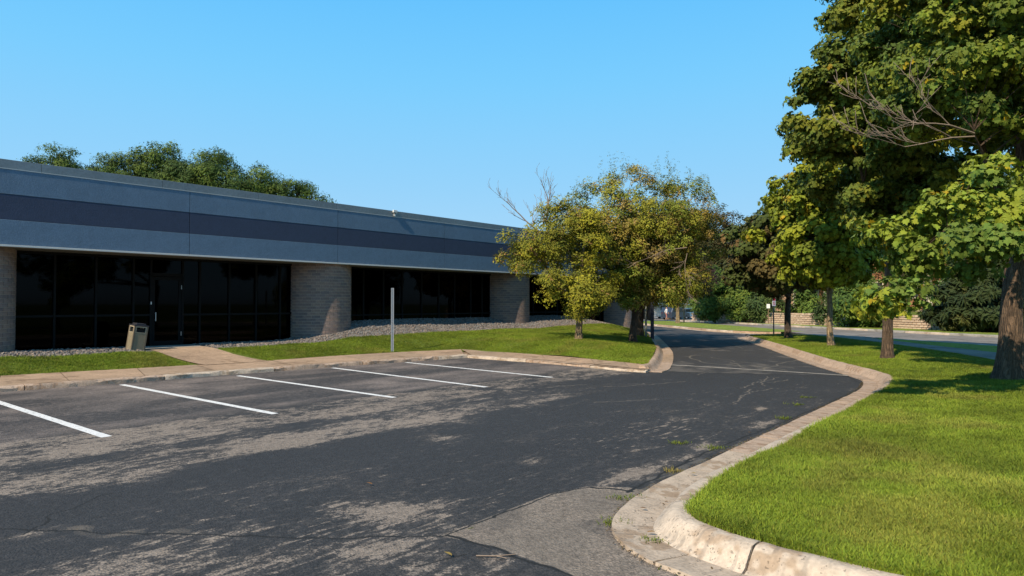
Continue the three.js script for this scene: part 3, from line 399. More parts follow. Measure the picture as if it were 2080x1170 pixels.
// ---------------------------------------------------------------- office building; local x runs along the facade (a), z out of it, y up
const TH = Math.atan2(UZ, UX);
const bld = (() => {
  const o = AB(0, -19.86), g = thing('office_building', 'long low office building with blue-grey fascia, dark glass and round brick columns', 'building', null, [o[0], 0, -o[1]], TH);
  const seams = []; for (let a = -6.3; a <= 35; a += 5.1) seams.push(a); seams.unshift(-12); seams[seams.length - 1] = 34.5;
  const uvm = (ge) => { const p = ge.attributes.position, u = ge.attributes.uv; for (let i = 0; i < p.count; i++) u.setXY(i, p.getX(i) + p.getZ(i), p.getY(i) * 1.0); return ge; };
  for (let i = 0; i < seams.length - 1; i++) {
    const x0 = seams[i] + 0.006, x1 = seams[i + 1] - 0.006, w = x1 - x0, xc = (x0 + x1) / 2;
    mesh('fascia_panel', uvm(rbox(w, 0.604, 0.12, 0.008, xc, 4.645, -0.06)), M.panel, g);
    mesh('fascia_band', uvm(rbox(w, 0.604, 0.10, 0.006, xc, 4.035, -0.055)), M.band, g);
    mesh('fascia_panel', uvm(rbox(w, 0.604, 0.12, 0.008, xc, 3.425, -0.06)), M.panel, g);
  }
  for (let a = -12.07; a < 34.6; a += 2.9) { const x1 = Math.min(a + 2.9, 34.56), w = x1 - a - 0.006; if (w < 0.2) break; const c = mesh('coping', uvm(rbox(w, 0.215, 0.5, 0.006, (a + x1) / 2, 5.07, -0.246)), M.coping, g); mesh('lip', box(w, 0.018, 0.03, (a + x1) / 2, 4.955, -0.005), M.lip, c); }
  mesh('drip_edge', rbox(46.6, 0.045, 0.14, 0.006, 11.25, 3.098, -0.045), M.drip, g);
  mesh('soffit', box(46.5, 0.05, 1.5, 11.25, 3.10, -0.87), M.soffit, g);
  mesh('fascia_core', box(46.4, 1.84, 0.1, 11.25, 4.04, -0.19), M.dark, g);
  mesh('roof', box(46.4, 0.2, 17.6, 11.25, 4.75, -9.1), std([0.28, 0.28, 0.27], 0.95), g);
  mesh('back_wall', box(46.4, 5.2, 0.3, 11.25, 2.5, -18.0), M.bricks[0], g);
  for (const x of [-11.8, 34.3]) mesh('side_wall', box(0.3, 5.1, 17.0, x, 2.48, -9.5), M.bricks[1], g);
  // inside
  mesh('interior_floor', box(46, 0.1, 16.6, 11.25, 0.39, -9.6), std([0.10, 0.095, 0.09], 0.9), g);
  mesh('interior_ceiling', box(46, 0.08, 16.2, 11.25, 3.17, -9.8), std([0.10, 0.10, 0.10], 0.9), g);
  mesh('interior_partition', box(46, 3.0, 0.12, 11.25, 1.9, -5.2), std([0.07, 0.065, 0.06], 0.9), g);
  // columns
  const R = 1.145, H = 0.104, N = 24; const brickGeo = (() => { const s = 3, pos = [], uv = [], da = Math.PI * 2 / N * 0.965, h = H * 0.905, idx = []; for (let i = 0; i <= s; i++) { const t = (i / s - 0.5) * da; for (const [r, y] of [[R - 0.03, 0], [R - 0.003, 0], [R, 0.004], [R, h - 0.004], [R - 0.003, h], [R - 0.03, h]]) { pos.push(Math.sin(t) * r, y, Math.cos(t) * r); uv.push(t * R, y); } } for (let i = 0; i < s; i++) for (let k = 0; k < 5; k++) { const a = i * 6 + k, b = a + 6; idx.push(a, b, a + 1, a + 1, b, b + 1); } for (const i of [0, s]) for (const k of [1, 2, 3, 4]) idx.push(i * 6, i * 6 + k, i * 6 + k + 1); const q = new THREE.BufferGeometry(); q.setAttribute('position', new THREE.Float32BufferAttribute(pos, 3)); q.setAttribute('uv', new THREE.Float32BufferAttribute(uv, 2)); q.setIndex(idx); return toCreasedNormals(q, 0.5); })();
  const rr = rng(31);
  [[3.97, 'round brick column at the left edge of the photo'], [14.17, 'round brick column beside the lawn, nearest whole one'], [24.4, 'round brick column at the far end of the gravel'], [34.0, null]].forEach(([x, label], ci) => {
    const col = mesh('brick_column', new THREE.CylinderGeometry(R - 0.009, R - 0.009, 3.1, 64, 1, true).translate(0, 1.56, 0), M.mortar, g); col.position.set(x, 0, -1.25); if (label) col.userData.label = label;
    const rest = [];
    for (let c = 0; c < 27; c++) for (let k = 0; k < N; k++) {
      const y = 3.075 - (c + 1) * H, th = ((k + (c % 2) * 0.5) / N - 0.5) * Math.PI * 2; if (Math.abs(th) > 1.75 || y < 0.3) continue;
      const near = ci === 1 ? th > -1.62 && th < 1.05 : ci === 0 ? th > -0.05 && th < 0.85 : false, m = M.bricks[Math.floor(rr() * 6)], d = (rr() - 0.5) * 0.004;
      if (near) { const b = mesh('brick', brickGeo, m, col); b.rotation.y = th; b.position.set(Math.sin(th) * d, y, Math.cos(th) * d); }
      else rest.push([brickGeo.clone().rotateY(th).translate(0, y, 0), M.bricks.indexOf(m)]);
    }
    for (let mi = 0; mi < 6; mi++) { const list = rest.filter((e) => e[1] === mi).map((e) => e[0]); if (list.length) { const s = mesh('brickwork', merge(list), M.bricks[mi], col); s.userData.kind = 'stuff'; } }
  });
  // glazing between the columns, plane z = -1.2
  const zg = -1.2, bay = (xs, y0, rail, door) => {
    const f = mesh('window_frame', merge([box(xs.at(-1) - xs[0], 0.06, 0.1, (xs.at(-1) + xs[0]) / 2, y0 + 0.03, zg), box(xs.at(-1) - xs[0], 0.07, 0.1, (xs.at(-1) + xs[0]) / 2, 3.04, zg)]), M.frame, g);
    xs.forEach((x) => mesh('mullion', rbox(0.055, 3.0 - y0 - 0.06, 0.12, 0.004, x, (3.0 + y0 + 0.06) / 2, zg), M.frame, f));
    for (let i = 0; i < xs.length - 1; i++) {
      const a = xs[i] + 0.028, b = xs[i + 1] - 0.028, w = b - a, xc = (a + b) / 2;
      if (door && i === door) {
        const d = mesh('door', merge([box(0.09, 2.04, 0.05, a + 0.045, 1.48, zg), box(0.09, 2.04, 0.05, b - 0.045, 1.48, zg), box(w - 0.18, 0.14, 0.05, xc, 0.53, zg), box(w - 0.18, 0.10, 0.05, xc, 2.45, zg)]), M.frame, g);
        mesh('door_glass', box(w - 0.19, 1.8, 0.01, xc, 1.5, zg), M.glass, d); mesh('pull_handle', merge([new THREE.CapsuleGeometry(0.014, 0.24, 4, 8).translate(a + 0.1, 1.32, zg + 0.075), box(0.012, 0.012, 0.06, a + 0.1, 1.22, zg + 0.045), box(0.012, 0.012, 0.06, a + 0.1, 1.42, zg + 0.045)]), M.steel, d);
        mesh('hinge', box(0.02, 0.12, 0.03, b - 0.01, 0.8, zg + 0.03), M.steel, d); mesh('hinge', box(0.02, 0.12, 0.03, b - 0.01, 2.2, zg + 0.03), M.steel, d);
        mesh('sticker', box(0.03, 0.08, 0.002, a - 0.03, 1.72, zg + 0.065), M.white, d);
        mesh('transom', box(w, 0.09, 0.1, xc, 2.56, zg), M.frame, f); mesh('glass_pane', box(w, 0.39, 0.012, xc, 2.80, zg), M.glass, g); continue;
      }
      mesh('rail', box(w, 0.06, 0.09, xc, rail, zg), M.frame, f);
      mesh('glass_pane', box(w, 2.97 - rail, 0.012, xc, (3.0 + rail) / 2 + 0.015, zg), M.glass, g);
      mesh('glass_pane', box(w, rail - 0.03 - y0 - 0.06, 0.012, xc, (rail - 0.03 + y0 + 0.06) / 2, zg), M.glass, g);
    }
  };
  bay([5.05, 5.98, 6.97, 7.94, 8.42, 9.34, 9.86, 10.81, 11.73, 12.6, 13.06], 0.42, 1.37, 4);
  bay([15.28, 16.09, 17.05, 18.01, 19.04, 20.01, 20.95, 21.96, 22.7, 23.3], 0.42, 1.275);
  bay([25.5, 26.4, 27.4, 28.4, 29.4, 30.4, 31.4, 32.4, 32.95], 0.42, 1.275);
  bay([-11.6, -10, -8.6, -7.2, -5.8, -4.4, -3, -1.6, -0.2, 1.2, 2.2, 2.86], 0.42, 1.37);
  return g;
})();
// flood light on the parapet
{
  const [X, Z] = AB(16.6, -19.86), g = thing('flood_light', 'small white flood light box fixed on the roof edge', 'flood light', null, [X, 4.99, -Z], TH);
  mesh('housing', merge([rbox(0.19, 0.10, 0.07, 0.012, 0, 0.165, 0.045), box(0.06, 0.13, 0.03, 0, 0.07, 0.022)]), M.white, g);
  mesh('lens', rbox(0.15, 0.02, 0.05, 0.006, 0, 0.107, 0.048), M.dark, g); mesh('bracket', rbox(0.09, 0.07, 0.02, 0.005, -0.0, 0.02, 0.04), M.white, g); mesh('photocell', new THREE.CylinderGeometry(0.022, 0.022, 0.05, 12).translate(0.07, 0.09, 0.05), M.steel, g);
}
// litter bin leaning on the gravel
{
  const [X, Z] = AB(7.5, -19.72), g = thing('litter_bin', 'leaning square litter bin with tan pebble panels and dark lid', 'litter bin', null, [X, 0.40, -Z]);
  const lean = new THREE.Quaternion().setFromAxisAngle(new THREE.Vector3(0.48, 0, 0.88).normalize(), -0.135), turn = new THREE.Quaternion().setFromAxisAngle(new THREE.Vector3(0, 1, 0), 0.52 + 0.35); g.quaternion.copy(lean.multiply(turn));
  const pebble = std([1, 1, 1], 0.95, { map: rep(tex(256, 256, (x, y, o) => { const u = x / 256, v = y / 256, k = 1 + 0.35 * tn(u, v, 40, 91) + 0.35 * tn(u, v, 80, 92) + (hash(x * 3.1 + y * 57.7) - 0.5) * 0.3; o[0] = 0.27 * k; o[1] = 0.225 * k; o[2] = 0.15 * k; }), 2), bumpMap: rep(M.grain, 4), bumpScale: 0.008 }), brown = std([0.16, 0.125, 0.085], 0.7), s = 0.36, hh = 0.70;
  const fr = []; for (const [x, z] of [[-1, -1], [1, -1], [1, 1], [-1, 1]]) fr.push(rbox(0.045, hh, 0.045, 0.006, x * (s / 2 - 0.022), hh / 2, z * (s / 2 - 0.022)));
  mesh('corner_frame', merge([...fr, box(s - 0.05, 0.03, s - 0.05, 0, 0.03, 0)]), brown, g);
  for (let k = 0; k < 4; k++) { const w = s - 0.09, p = mesh('side_panel', merge([rbox(w, 0.50, 0.02, 0.004, 0, 0.27, s / 2 - 0.014)]), pebble, g); p.rotation.y = k * Math.PI / 2; const o = mesh('opening', merge([box(w, 0.02, 0.026, 0, 0.53, s / 2 - 0.014), box(w, 0.03, 0.026, 0, 0.685, s / 2 - 0.014), box(0.02, 0.13, 0.026, -w / 2 + 0.01, 0.605, s / 2 - 0.014), box(0.02, 0.13, 0.026, w / 2 - 0.01, 0.605, s / 2 - 0.014)]), std([0.34, 0.29, 0.21], 0.7), p); }
  mesh('liner', box(s - 0.09, 0.6, s - 0.09, 0, 0.33, 0), std([0.006, 0.006, 0.006], 0.9), g);
  mesh('lid', merge([rbox(s + 0.02, 0.035, s + 0.02, 0.012, 0, hh + 0.018, 0), rbox(s - 0.10, 0.05, s - 0.10, 0.016, 0, hh + 0.055, 0)]), std([0.03, 0.03, 0.038], 0.5), g);
}
// bare sign post on the lawn: a U channel with holes
{
  const [X, Z] = AB(14.32, -17.2), y0 = hL(X, Z), sh = new THREE.Shape(); [[-0.045, 0], [-0.045, 0.006], [-0.022, 0.006], [-0.016, 0.034], [0.016, 0.034], [0.022, 0.006], [0.045, 0.006], [0.045, 0], [0.018, 0], [0.012, 0.028], [-0.012, 0.028], [-0.018, 0]].forEach(([x, y], i) => (i ? sh.lineTo(x, y) : sh.moveTo(x, y)));
  const g = thing('sign_post', 'bare galvanised sign post without a sign, standing on the lawn', 'post', null, [X, y0 - 0.03, -Z], 0.45);
  mesh('channel', new THREE.ExtrudeGeometry(sh, { depth: 2.1, bevelEnabled: false }).rotateX(-Math.PI / 2), M.post, g);
  const holes = []; for (let y = 0.3; y < 2.06; y += 0.075) holes.push(new THREE.CylinderGeometry(0.005, 0.005, 0.0015, 8).rotateX(Math.PI / 2).translate(0, y, -0.0278)); mesh('hole_row', merge(holes), M.dark, g).userData.kind = 'stuff';
  mesh('bolt', new THREE.CylinderGeometry(0.009, 0.009, 0.014, 6).rotateX(Math.PI / 2).translate(0, 1.96, -0.022), M.steel, g);
}
// ---------------------------------------------------------------- foliage: small leaf geometries gathered in sprigs, sprigs spread through clumps, clumps hung on limbs
function withColor(g, c) { const n = g.attributes.position.count, a = new Float32Array(n * 3); for (let i = 0; i < n; i++) a.set(c, i * 3); g.setAttribute('color', new THREE.BufferAttribute(a, 3)); return g; }
function flat(outline, fold = 0.12) { // leaf fan from its base point, folded along the midrib; lies in xz with the stem at the origin, tip at +z
  const pos = []; for (let i = 0; i < outline.length - 1; i++) { for (const p of [[0, 0.35], outline[i], outline[i + 1]]) pos.push(p[0], Math.abs(p[0]) * fold - 0.12 * p[1] * p[1], p[1]); }
  const g = new THREE.BufferGeometry(); g.setAttribute('position', new THREE.Float32BufferAttribute(pos, 3)); g.computeVertexNormals(); return g;
}
const half = [[0, 0], [0.16, -0.06], [0.36, 0.02], [0.30, 0.17], [0.56, 0.34], [0.36, 0.44], [0.40, 0.70], [0.20, 0.64], [0, 1.0]];
const LEAF = {
  maple: flat([...half, ...half.slice(0, -1).reverse().map(([x, z]) => [-x, z])], 0.2),
  oval: flat([[0, 0], [0.22, 0.25], [0.24, 0.55], [0, 1], [-0.24, 0.55], [-0.22, 0.25], [0, 0]], 0.25),
  slim: flat([[0, 0], [0.15, 0.4], [0, 1], [-0.15, 0.4], [0, 0]], 0.2),
};
function sprig(kind, n, size, spread, seed, droop = 0.25, vary = 0.22) {
  const r = rng(seed), list = [];
  for (let i = 0; i < n; i++) {
    const s = size * (0.7 + 0.6 * r()), g = LEAF[kind].clone().scale(s, s, s), az = r() * 6.283, tilt = droop + (r() - 0.5) * 1.1;
    g.rotateZ((r() - 0.5) * 0.9); g.rotateX(tilt); g.rotateY(az); g.translate(Math.sin(az) * spread * (0.2 + r() * 0.8), (r() - 0.5) * spread * 0.9, Math.cos(az) * spread * (0.2 + r() * 0.8));
    const k = 1 + (r() - 0.5) * 2 * vary, w = (r() - 0.5) * vary; list.push(withColor(g, [k * (1 + w), k, k * (1 - w)]));
  }
  return mergeGeometries(list);
}
const SPRIG = {
  maple: [sprig('maple', 8, 0.17, 0.15, 1, 0.55), sprig('maple', 7, 0.15, 0.17, 2, 0.7)],
  mapleFar: [sprig('maple', 8, 0.15, 0.15, 3, 0.5), sprig('maple', 8, 0.17, 0.17, 4, 0.6)],
  apple: [sprig('oval', 13, 0.085, 0.13, 5, 0.1), sprig('oval', 12, 0.075, 0.15, 6, -0.2)],
  locust: [sprig('slim', 16, 0.17, 0.24, 7, 0.2), sprig('slim', 14, 0.19, 0.28, 8, 0.4)],
  shrub: [sprig('slim', 14, 0.20, 0.20, 9, -0.1), sprig('oval', 12, 0.15, 0.2, 10, 0.1)],
  spruce: [sprig('slim', 18, 0.26, 0.14, 11, 0.35), sprig('slim', 18, 0.22, 0.16, 12, 0.5)],
};
// lobes: [X, y, Z, rx, ry, rz] in plan coordinates relative to the tree's foot; palette: [r, g, b, weight]
function tree(o) {
  const R = rng(o.seed), g = thing(o.name, o.label, o.category || 'tree', o.group, [o.at[0], o.at[1], -o.at[2]]);
  const pick = (() => { const tot = o.palette.reduce((s, p) => s + p[3], 0); return () => { let t = R() * tot; for (const p of o.palette) { t -= p[3]; if (t <= 0) return p; } return o.palette[0]; }; })();
  const clumps = [];
  for (const L of o.lobes) {
    const n = L[6] || Math.round(4 * Math.PI * Math.pow((Math.pow(L[3] * L[4], 1.6) + Math.pow(L[3] * L[5], 1.6) + Math.pow(L[4] * L[5], 1.6)) / 3, 1 / 1.6) * (o.density || 0.95) / (o.clump * o.clump * 1.7));
    for (let i = 0; i < n; i++) {
      const z = R() * 2 - 1, t = R() * 6.283, q = Math.sqrt(1 - z * z), rad = (i % 4 === 0 ? 0.25 + 0.5 * R() : 0.80 + 0.22 * R()) + 0.24 * vn(t * 1.9 + o.seed, z * 3 + o.seed * 0.7);
      clumps.push({ p: new THREE.Vector3(L[0] + L[3] * rad * q * Math.cos(t), L[1] + L[4] * rad * z, -(L[2] + L[5] * rad * q * Math.sin(t))), c: new THREE.Vector3(L[0], L[1], -L[2]), r: o.clump * (0.6 + 0.65 * R()), k: L[7] || 1 });
    }
  }
  // trunk and limbs
  const bark = o.bark || M.bark, tr = o.trunk; let top = null;
  if (tr) {
    const pts = [], n = 12, lx = tr.lean ? tr.lean[0] : 0, lz = tr.lean ? tr.lean[1] : 0; for (let i = 0; i <= n; i++) { const t = i / n, fl = 1 + 0.55 * Math.exp(-t * tr.h / 0.22) ; pts.push([lx * t * t + 0.03 * vn(t * 3, o.seed), -0.12 + t * (tr.h + 0.12), -(lz * t * t) + 0.03 * vn(t * 3 + 9, o.seed), tr.r * (1 - 0.28 * t) * fl]); }
    mesh('trunk', limb(pts, 22, 0.09), bark, g); top = new THREE.Vector3(lx, tr.h, -lz);
    const br = [], nodes = [];
    const mains = o.mains || o.lobes.map((L) => [L[0], L[1] + L[4] * 0.45, L[2]]);
    mains.forEach(([x, y, z], mi) => {
      const e = new THREE.Vector3(x, y, -z), s = top.clone().lerp(new THREE.Vector3(lx * 0.7, tr.h * 0.82, -lz * 0.7), (mi % 3) / 3 * 0.8), m = s.clone().lerp(e, 0.45).add(new THREE.Vector3((R() - 0.5) * 0.35, 0.1 + 0.25 * R(), (R() - 0.5) * 0.35)), cv = new THREE.QuadraticBezierCurve3(s, m, e), r0 = tr.r * (0.62 - 0.05 * Math.min(5, mi));
      const P = []; for (let i = 0; i <= 9; i++) { const p = cv.getPoint(i / 9), r = Math.max(0.012, r0 * (1 - 0.9 * i / 9)); P.push([p.x + 0.05 * vn(i * 0.7, mi + o.seed), p.y, p.z + 0.05 * vn(i * 0.7 + 5, mi + o.seed), r]); if (i > 1) nodes.push([p, r]); } br.push(limb(P, 9, 0.06));
    });
    for (const c of clumps) { // a twig from each clump to the nearest limb point below it
      if (R() > (o.twigs ?? 0.6)) continue; let best = null, bd = 1e9; for (const nd of nodes) { const d = nd[0].distanceTo(c.p) + (nd[0].y > c.p.y ? 0.8 : 0); if (d < bd) { bd = d; best = nd; } } if (!best) continue;
      const s = best[0], m = s.clone().lerp(c.p, 0.5).add(new THREE.Vector3((R() - 0.5) * 0.25, 0.12 + 0.1 * R(), (R() - 0.5) * 0.25)), cv = new THREE.QuadraticBezierCurve3(s, m, c.p), r0 = Math.min(best[1] * 0.7, 0.012 + bd * 0.012); const P = []; for (let i = 0; i <= 4; i++) { const p = cv.getPoint(i / 4); P.push([p.x, p.y, p.z, Math.max(0.005, r0 * (1 - 0.75 * i / 4))]); } br.push(limb(P, 5));
    }
    if (br.length) mesh('branches', merge(br), bark, g);
    (o.dead || []).forEach((D) => { // bare dead branch: forks again and again
      const list = [], R2 = rng(o.seed + 99); const grow = (p, d, len, r, lv) => { const P = [], n = 5; let q = p.clone(), dd = d.clone(); for (let i = 0; i <= n; i++) { P.push([q.x, q.y, q.z, Math.max(0.004, r * (1 - 0.6 * i / n))]); if (i && lv && R2() < 0.75) { const nd = dd.clone().add(new THREE.Vector3((R2() - 0.5) * 1.5, (R2() - 0.35) * 0.9, (R2() - 0.5) * 1.3)).normalize(); grow(q, nd, len * (0.35 + 0.3 * R2()), r * 0.55 * (1 - 0.4 * i / n), lv - 1); } dd.add(new THREE.Vector3((R2() - 0.5) * 0.35, (R2() - 0.45) * 0.3, (R2() - 0.5) * 0.35)).normalize(); q.addScaledVector(dd, len / n); } list.push(limb(P, 5)); };
      const s = new THREE.Vector3(D[0], D[1], -D[2]), e = new THREE.Vector3(D[3], D[4], -D[5]), L = s.distanceTo(e); grow(s, e.clone().sub(s).normalize(), L, D[6] || 0.03, 3); mesh('dead_branch', merge(list), M.twig, g).userData.label = 'bare grey dead branch without leaves';
    });
  }
  const sp = SPRIG[o.sprig], per = o.per, sets = [[], []], q = new THREE.Quaternion(), up = new THREE.Vector3(0, 1, 0), mtx = new THREE.Matrix4(), sc = new THREE.Vector3();
  const sprigAt = (p, dir, scale, col) => { const tw = new THREE.Quaternion().setFromAxisAngle(up, R() * 6.283); q.setFromUnitVectors(up, dir).multiply(tw); sc.setScalar(scale); mtx.compose(p, q, sc); sets[R() < 0.5 ? 0 : 1].push([mtx.clone(), col]); };
  for (const c of clumps) {
    const pc = pick().map((v) => v * c.k), n = Math.round(per * (c.r / o.clump) ** 2 * (0.75 + 0.5 * R())), out = c.p.clone().sub(c.c).normalize();
    for (let i = 0; i < n; i++) {
      const z = R() * 2 - 1, t = R() * 6.283, s = Math.sqrt(1 - z * z), rd = Math.pow(R(), 0.45), d = new THREE.Vector3(s * Math.cos(t), z, s * Math.sin(t)), p = c.p.clone().add(new THREE.Vector3(d.x * c.r * rd, d.y * c.r * rd * (o.squash || 0.7), d.z * c.r * rd));
      if (o.minY && p.y < o.minY) continue;
      const dir = d.multiplyScalar(0.5).add(out.clone().multiplyScalar(0.45)).add(new THREE.Vector3((R() - 0.5) * 0.7, 0.55, (R() - 0.5) * 0.7)).normalize();
      const k = 0.82 + 0.36 * R(), odd = o.odd && R() < o.odd[3] ? o.odd : null; sprigAt(p, dir, (o.scale || 1) * (0.75 + 0.5 * R()), odd ? [odd[0] * k, odd[1] * k, odd[2] * k] : [pc[0] * k, pc[1] * k, pc[2] * k]);
    }
  }
  for (const [x, y, z, h] of o.spikes || []) for (let i = 0; i < 7; i++) sprigAt(new THREE.Vector3(x + (R() - 0.5) * 0.16, y + h * i / 6, -z + (R() - 0.5) * 0.16), new THREE.Vector3((R() - 0.5) * 0.5, 1, (R() - 0.5) * 0.5).normalize(), (o.scale || 1) * (1.0 - 0.6 * i / 6), o.palette[0]);
  const crown = new THREE.Group(); crown.name = o.crownName || 'crown'; g.add(crown);
  sets.forEach((S, k) => { if (!S.length) return; const im = new THREE.InstancedMesh(sp[k], M.leaf, S.length), col = new THREE.Color(); S.forEach(([m, c], i) => { im.setMatrixAt(i, m); im.setColorAt(i, col.setRGB(c[0], c[1], c[2])); }); im.name = 'leaf_sprays'; im.castShadow = im.receiveShadow = true; im.userData.kind = 'stuff'; crown.add(im); });
  return g;
}
const mapleGreen = [[0.20, 0.245, 0.026, 4], [0.145, 0.195, 0.026, 4], [0.105, 0.155, 0.026, 3], [0.26, 0.27, 0.026, 1.4]];
const yellowLeaf = [0.36, 0.28, 0.015, 0.03];
const maples = 'maple trees lined up on the right-hand grass island';
// four maples on the island
tree({ name: 'maple_tree', label: 'nearest big maple at the right edge with the thickest trunk', group: maples, seed: 11, at: [9.70, hR(9.70, 13.36), 13.36], trunk: { h: 2.5, r: 0.225, lean: [0.3, 0.1] }, clump: 0.42, per: 44, squash: 0.55, sprig: 'maple', scale: 0.53, palette: mapleGreen, odd: yellowLeaf, density: 0.74, bark: M.bark, twigs: 0.5,
  lobes: [[0.6, 6.5, 0, 3.2, 2.1, 3.1], [0.5, 8.8, 0, 2.8, 2.4, 2.8], [-1.3, 5.4, -1.2, 1.5, 0.95, 1.2], [-3.35, 2.45, -3.25, 0.92, 0.6, 0.7, 0, 1.3], [-2.0, 2.9, -3.1, 1.05, 0.68, 0.75, 0, 1.3], [1.9, 4.0, -1.0, 1.4, 0.8, 1.1, 0, 1.2], [-0.4, 3.35, -2.4, 0.8, 0.5, 0.6, 0, 1.25], [-4.0, 1.62, -3.15, 0.26, 0.38, 0.26, 5, 1.3]], dead: [[-1.9, 4.35, -1.9, -3.35, 4.45, -2.4, 0.02], [-1.9, 4.3, -1.9, -3.3, 3.9, -2.5, 0.016]],
  mains: [[0.6, 7.2, 0], [0.5, 9.6, 0], [-1.4, 6.0, -0.8], [-3.2, 2.6, -3.2], [-1.8, 3.1, -3.0], [2.2, 5.5, -0.6], [1.8, 4.0, -1.3], [-1.9, 4.4, -1.9]] });
tree({ name: 'maple_tree', label: 'tall maple second from the right edge, reaching above the frame', group: maples, seed: 12, at: [10.34, hR(10.34, 18.84), 18.84], trunk: { h: 2.9, r: 0.145, lean: [0.1, 0] }, clump: 0.45, per: 40, squash: 0.55, sprig: 'maple', scale: 0.64, palette: [[0.17, 0.205, 0.026, 4], [0.12, 0.16, 0.024, 5], [0.215, 0.235, 0.028, 2.4]], odd: [0.30, 0.22, 0.02, 0.015], density: 0.8, twigs: 0.4,
  lobes: [[0.4, 6.1, 0, 2.75, 2.3, 2.7], [0.8, 8.7, 0, 2.5, 2.5, 2.5], [0.0, 10.3, 0, 1.6, 1.2, 1.5], [-1.6, 6.7, -0.4, 1.05, 1.3, 1.1], [0.6, 4.0, -0.5, 1.6, 0.9, 1.3]] });
tree({ name: 'maple_tree', label: 'bright yellow-green maple, third from the right edge, with slim pale trunk', group: maples, seed: 13, at: [11.44, hR(11.44, 24.57), 24.57], trunk: { h: 2.0, r: 0.115, lean: [0, 0] }, clump: 0.44, per: 30, squash: 0.6, sprig: 'mapleFar', scale: 0.8, palette: [[0.265, 0.30, 0.024, 5], [0.21, 0.255, 0.024, 4], [0.15, 0.19, 0.02, 2]], odd: [0.38, 0.29, 0.02, 0.04], density: 0.78, bark: M.barkPale,
  lobes: [[-0.15, 4.4, 0, 2.4, 1.6, 2.3], [0.1, 5.6, 0, 1.9, 1.1, 1.9], [-0.2, 3.0, -0.4, 1.7, 0.9, 1.4]] });
tree({ name: 'maple_tree', label: 'dark forked maple, farthest of the four on the grass island', group: maples, seed: 14, at: [12.31, hR(12.31, 30.52), 30.52], trunk: { h: 1.75, r: 0.155, lean: [0.05, 0] }, clump: 0.48, per: 26, squash: 0.6, sprig: 'mapleFar', scale: 0.85, palette: [[0.085, 0.095, 0.025, 4], [0.115, 0.09, 0.03, 3], [0.07, 0.095, 0.02, 3]], odd: [0.16, 0.10, 0.035, 0.05], density: 0.85, bark: M.barkDark,
  lobes: [[-0.2, 4.2, 0, 2.45, 1.7, 2.4], [-0.4, 3.0, 0, 2.3, 0.85, 2.2], [0.2, 5.1, 0, 1.8, 0.9, 1.8]], mains: [[-1.3, 3.4, -0.3], [0.9, 3.6, 0.2], [-0.2, 4.4, 0.4], [0.2, 3.8, -0.6]] });
// the row goes on outside the frame; the dark glass mirrors it
[[9.0, 7.2, 15, 'maple just outside the frame, beyond the right edge, next to the nearest maple'], [12.0, 0.6, 16, 'maple outside the frame behind the camera on the right'], [15.5, -5.5, 17, 'farthest maple outside the frame behind the camera on the right']].forEach(([X, Z, seed, label]) => tree({ name: 'maple_tree', label, group: maples, seed, at: [X + 3.2, 0.2, Z], trunk: { h: 2.4, r: 0.24 }, clump: 0.75, per: 15, sprig: 'maple', palette: mapleGreen, odd: yellowLeaf, density: 0.8, lobes: [[0, 5.4, 0, 3.0, 2.5, 3.0], [0, 8.0, 0, 2.4, 2.2, 2.4]] }));

// crab apples on the front lawn
const olive = [[0.285, 0.285, 0.032, 4.5], [0.33, 0.265, 0.05, 1.8], [0.205, 0.24, 0.032, 4.5], [0.37, 0.28, 0.08, 0.8]], oliveTop = [[0.20, 0.14, 0.05, 4], [0.16, 0.14, 0.03, 4], [0.10, 0.12, 0.022, 3]];
const sA = [2.25, 23.0], sB = [4.5, 25.5];
tree({ name: 'crab_apple_tree', label: 'small crab apple with straight pale trunk and dead bare top on the lawn', seed: 21, at: [sA[0], hL(...sA), sA[1]], trunk: { h: 1.05, r: 0.125, lean: [0.05, 0] }, clump: 0.42, per: 32, sprig: 'apple', scale: 0.85, palette: [[0.24, 0.24, 0.026, 4], [0.33, 0.315, 0.026, 3], [0.165, 0.18, 0.026, 2.5]], odd: [0.3, 0.18, 0.06, 0.05], density: 0.58, bark: M.barkPale, twigs: 0.9,
  lobes: [[-1.55, 3.2, 0, 1.15, 0.85, 1.0], [-0.5, 3.9, 0.1, 0.9, 0.75, 0.9], [0.15, 3.5, 0.3, 1.3, 1.3, 1.2], [-0.1, 2.0, -0.3, 1.3, 0.85, 1.0], [0.2, 1.35, -0.8, 1.0, 0.42, 0.6, 12], [-2.1, 2.75, 0, 0.55, 0.35, 0.5, 6]],
  mains: [[-1.9, 3.4, 0], [-0.6, 4.0, 0.1], [0.3, 4.2, 0.3], [0.9, 2.4, 0.2], [-0.7, 2.2, -0.6], [0.6, 1.6, -0.9], [-2.2, 2.6, 0]], dead: [[-1.0, 3.4, 0, -1.5, 4.9, 0.1, 0.04], [-1.3, 3.6, 0, -2.5, 4.6, -0.1, 0.03], [-1.2, 3.9, 0, -1.3, 5.1, 0.1, 0.02]] });
const spk = []; { const r = rng(4); for (let i = 0; i < 26; i++) { const t = -2.4 + 4.9 * r(); spk.push([t + 0.3, 4.75 + 1.55 * Math.sqrt(Math.max(0, 1 - (t / 2.75) ** 2)) + 0.1 * r(), (r() - 0.5) * 2.2, 0.35 + 0.4 * r()]); } }
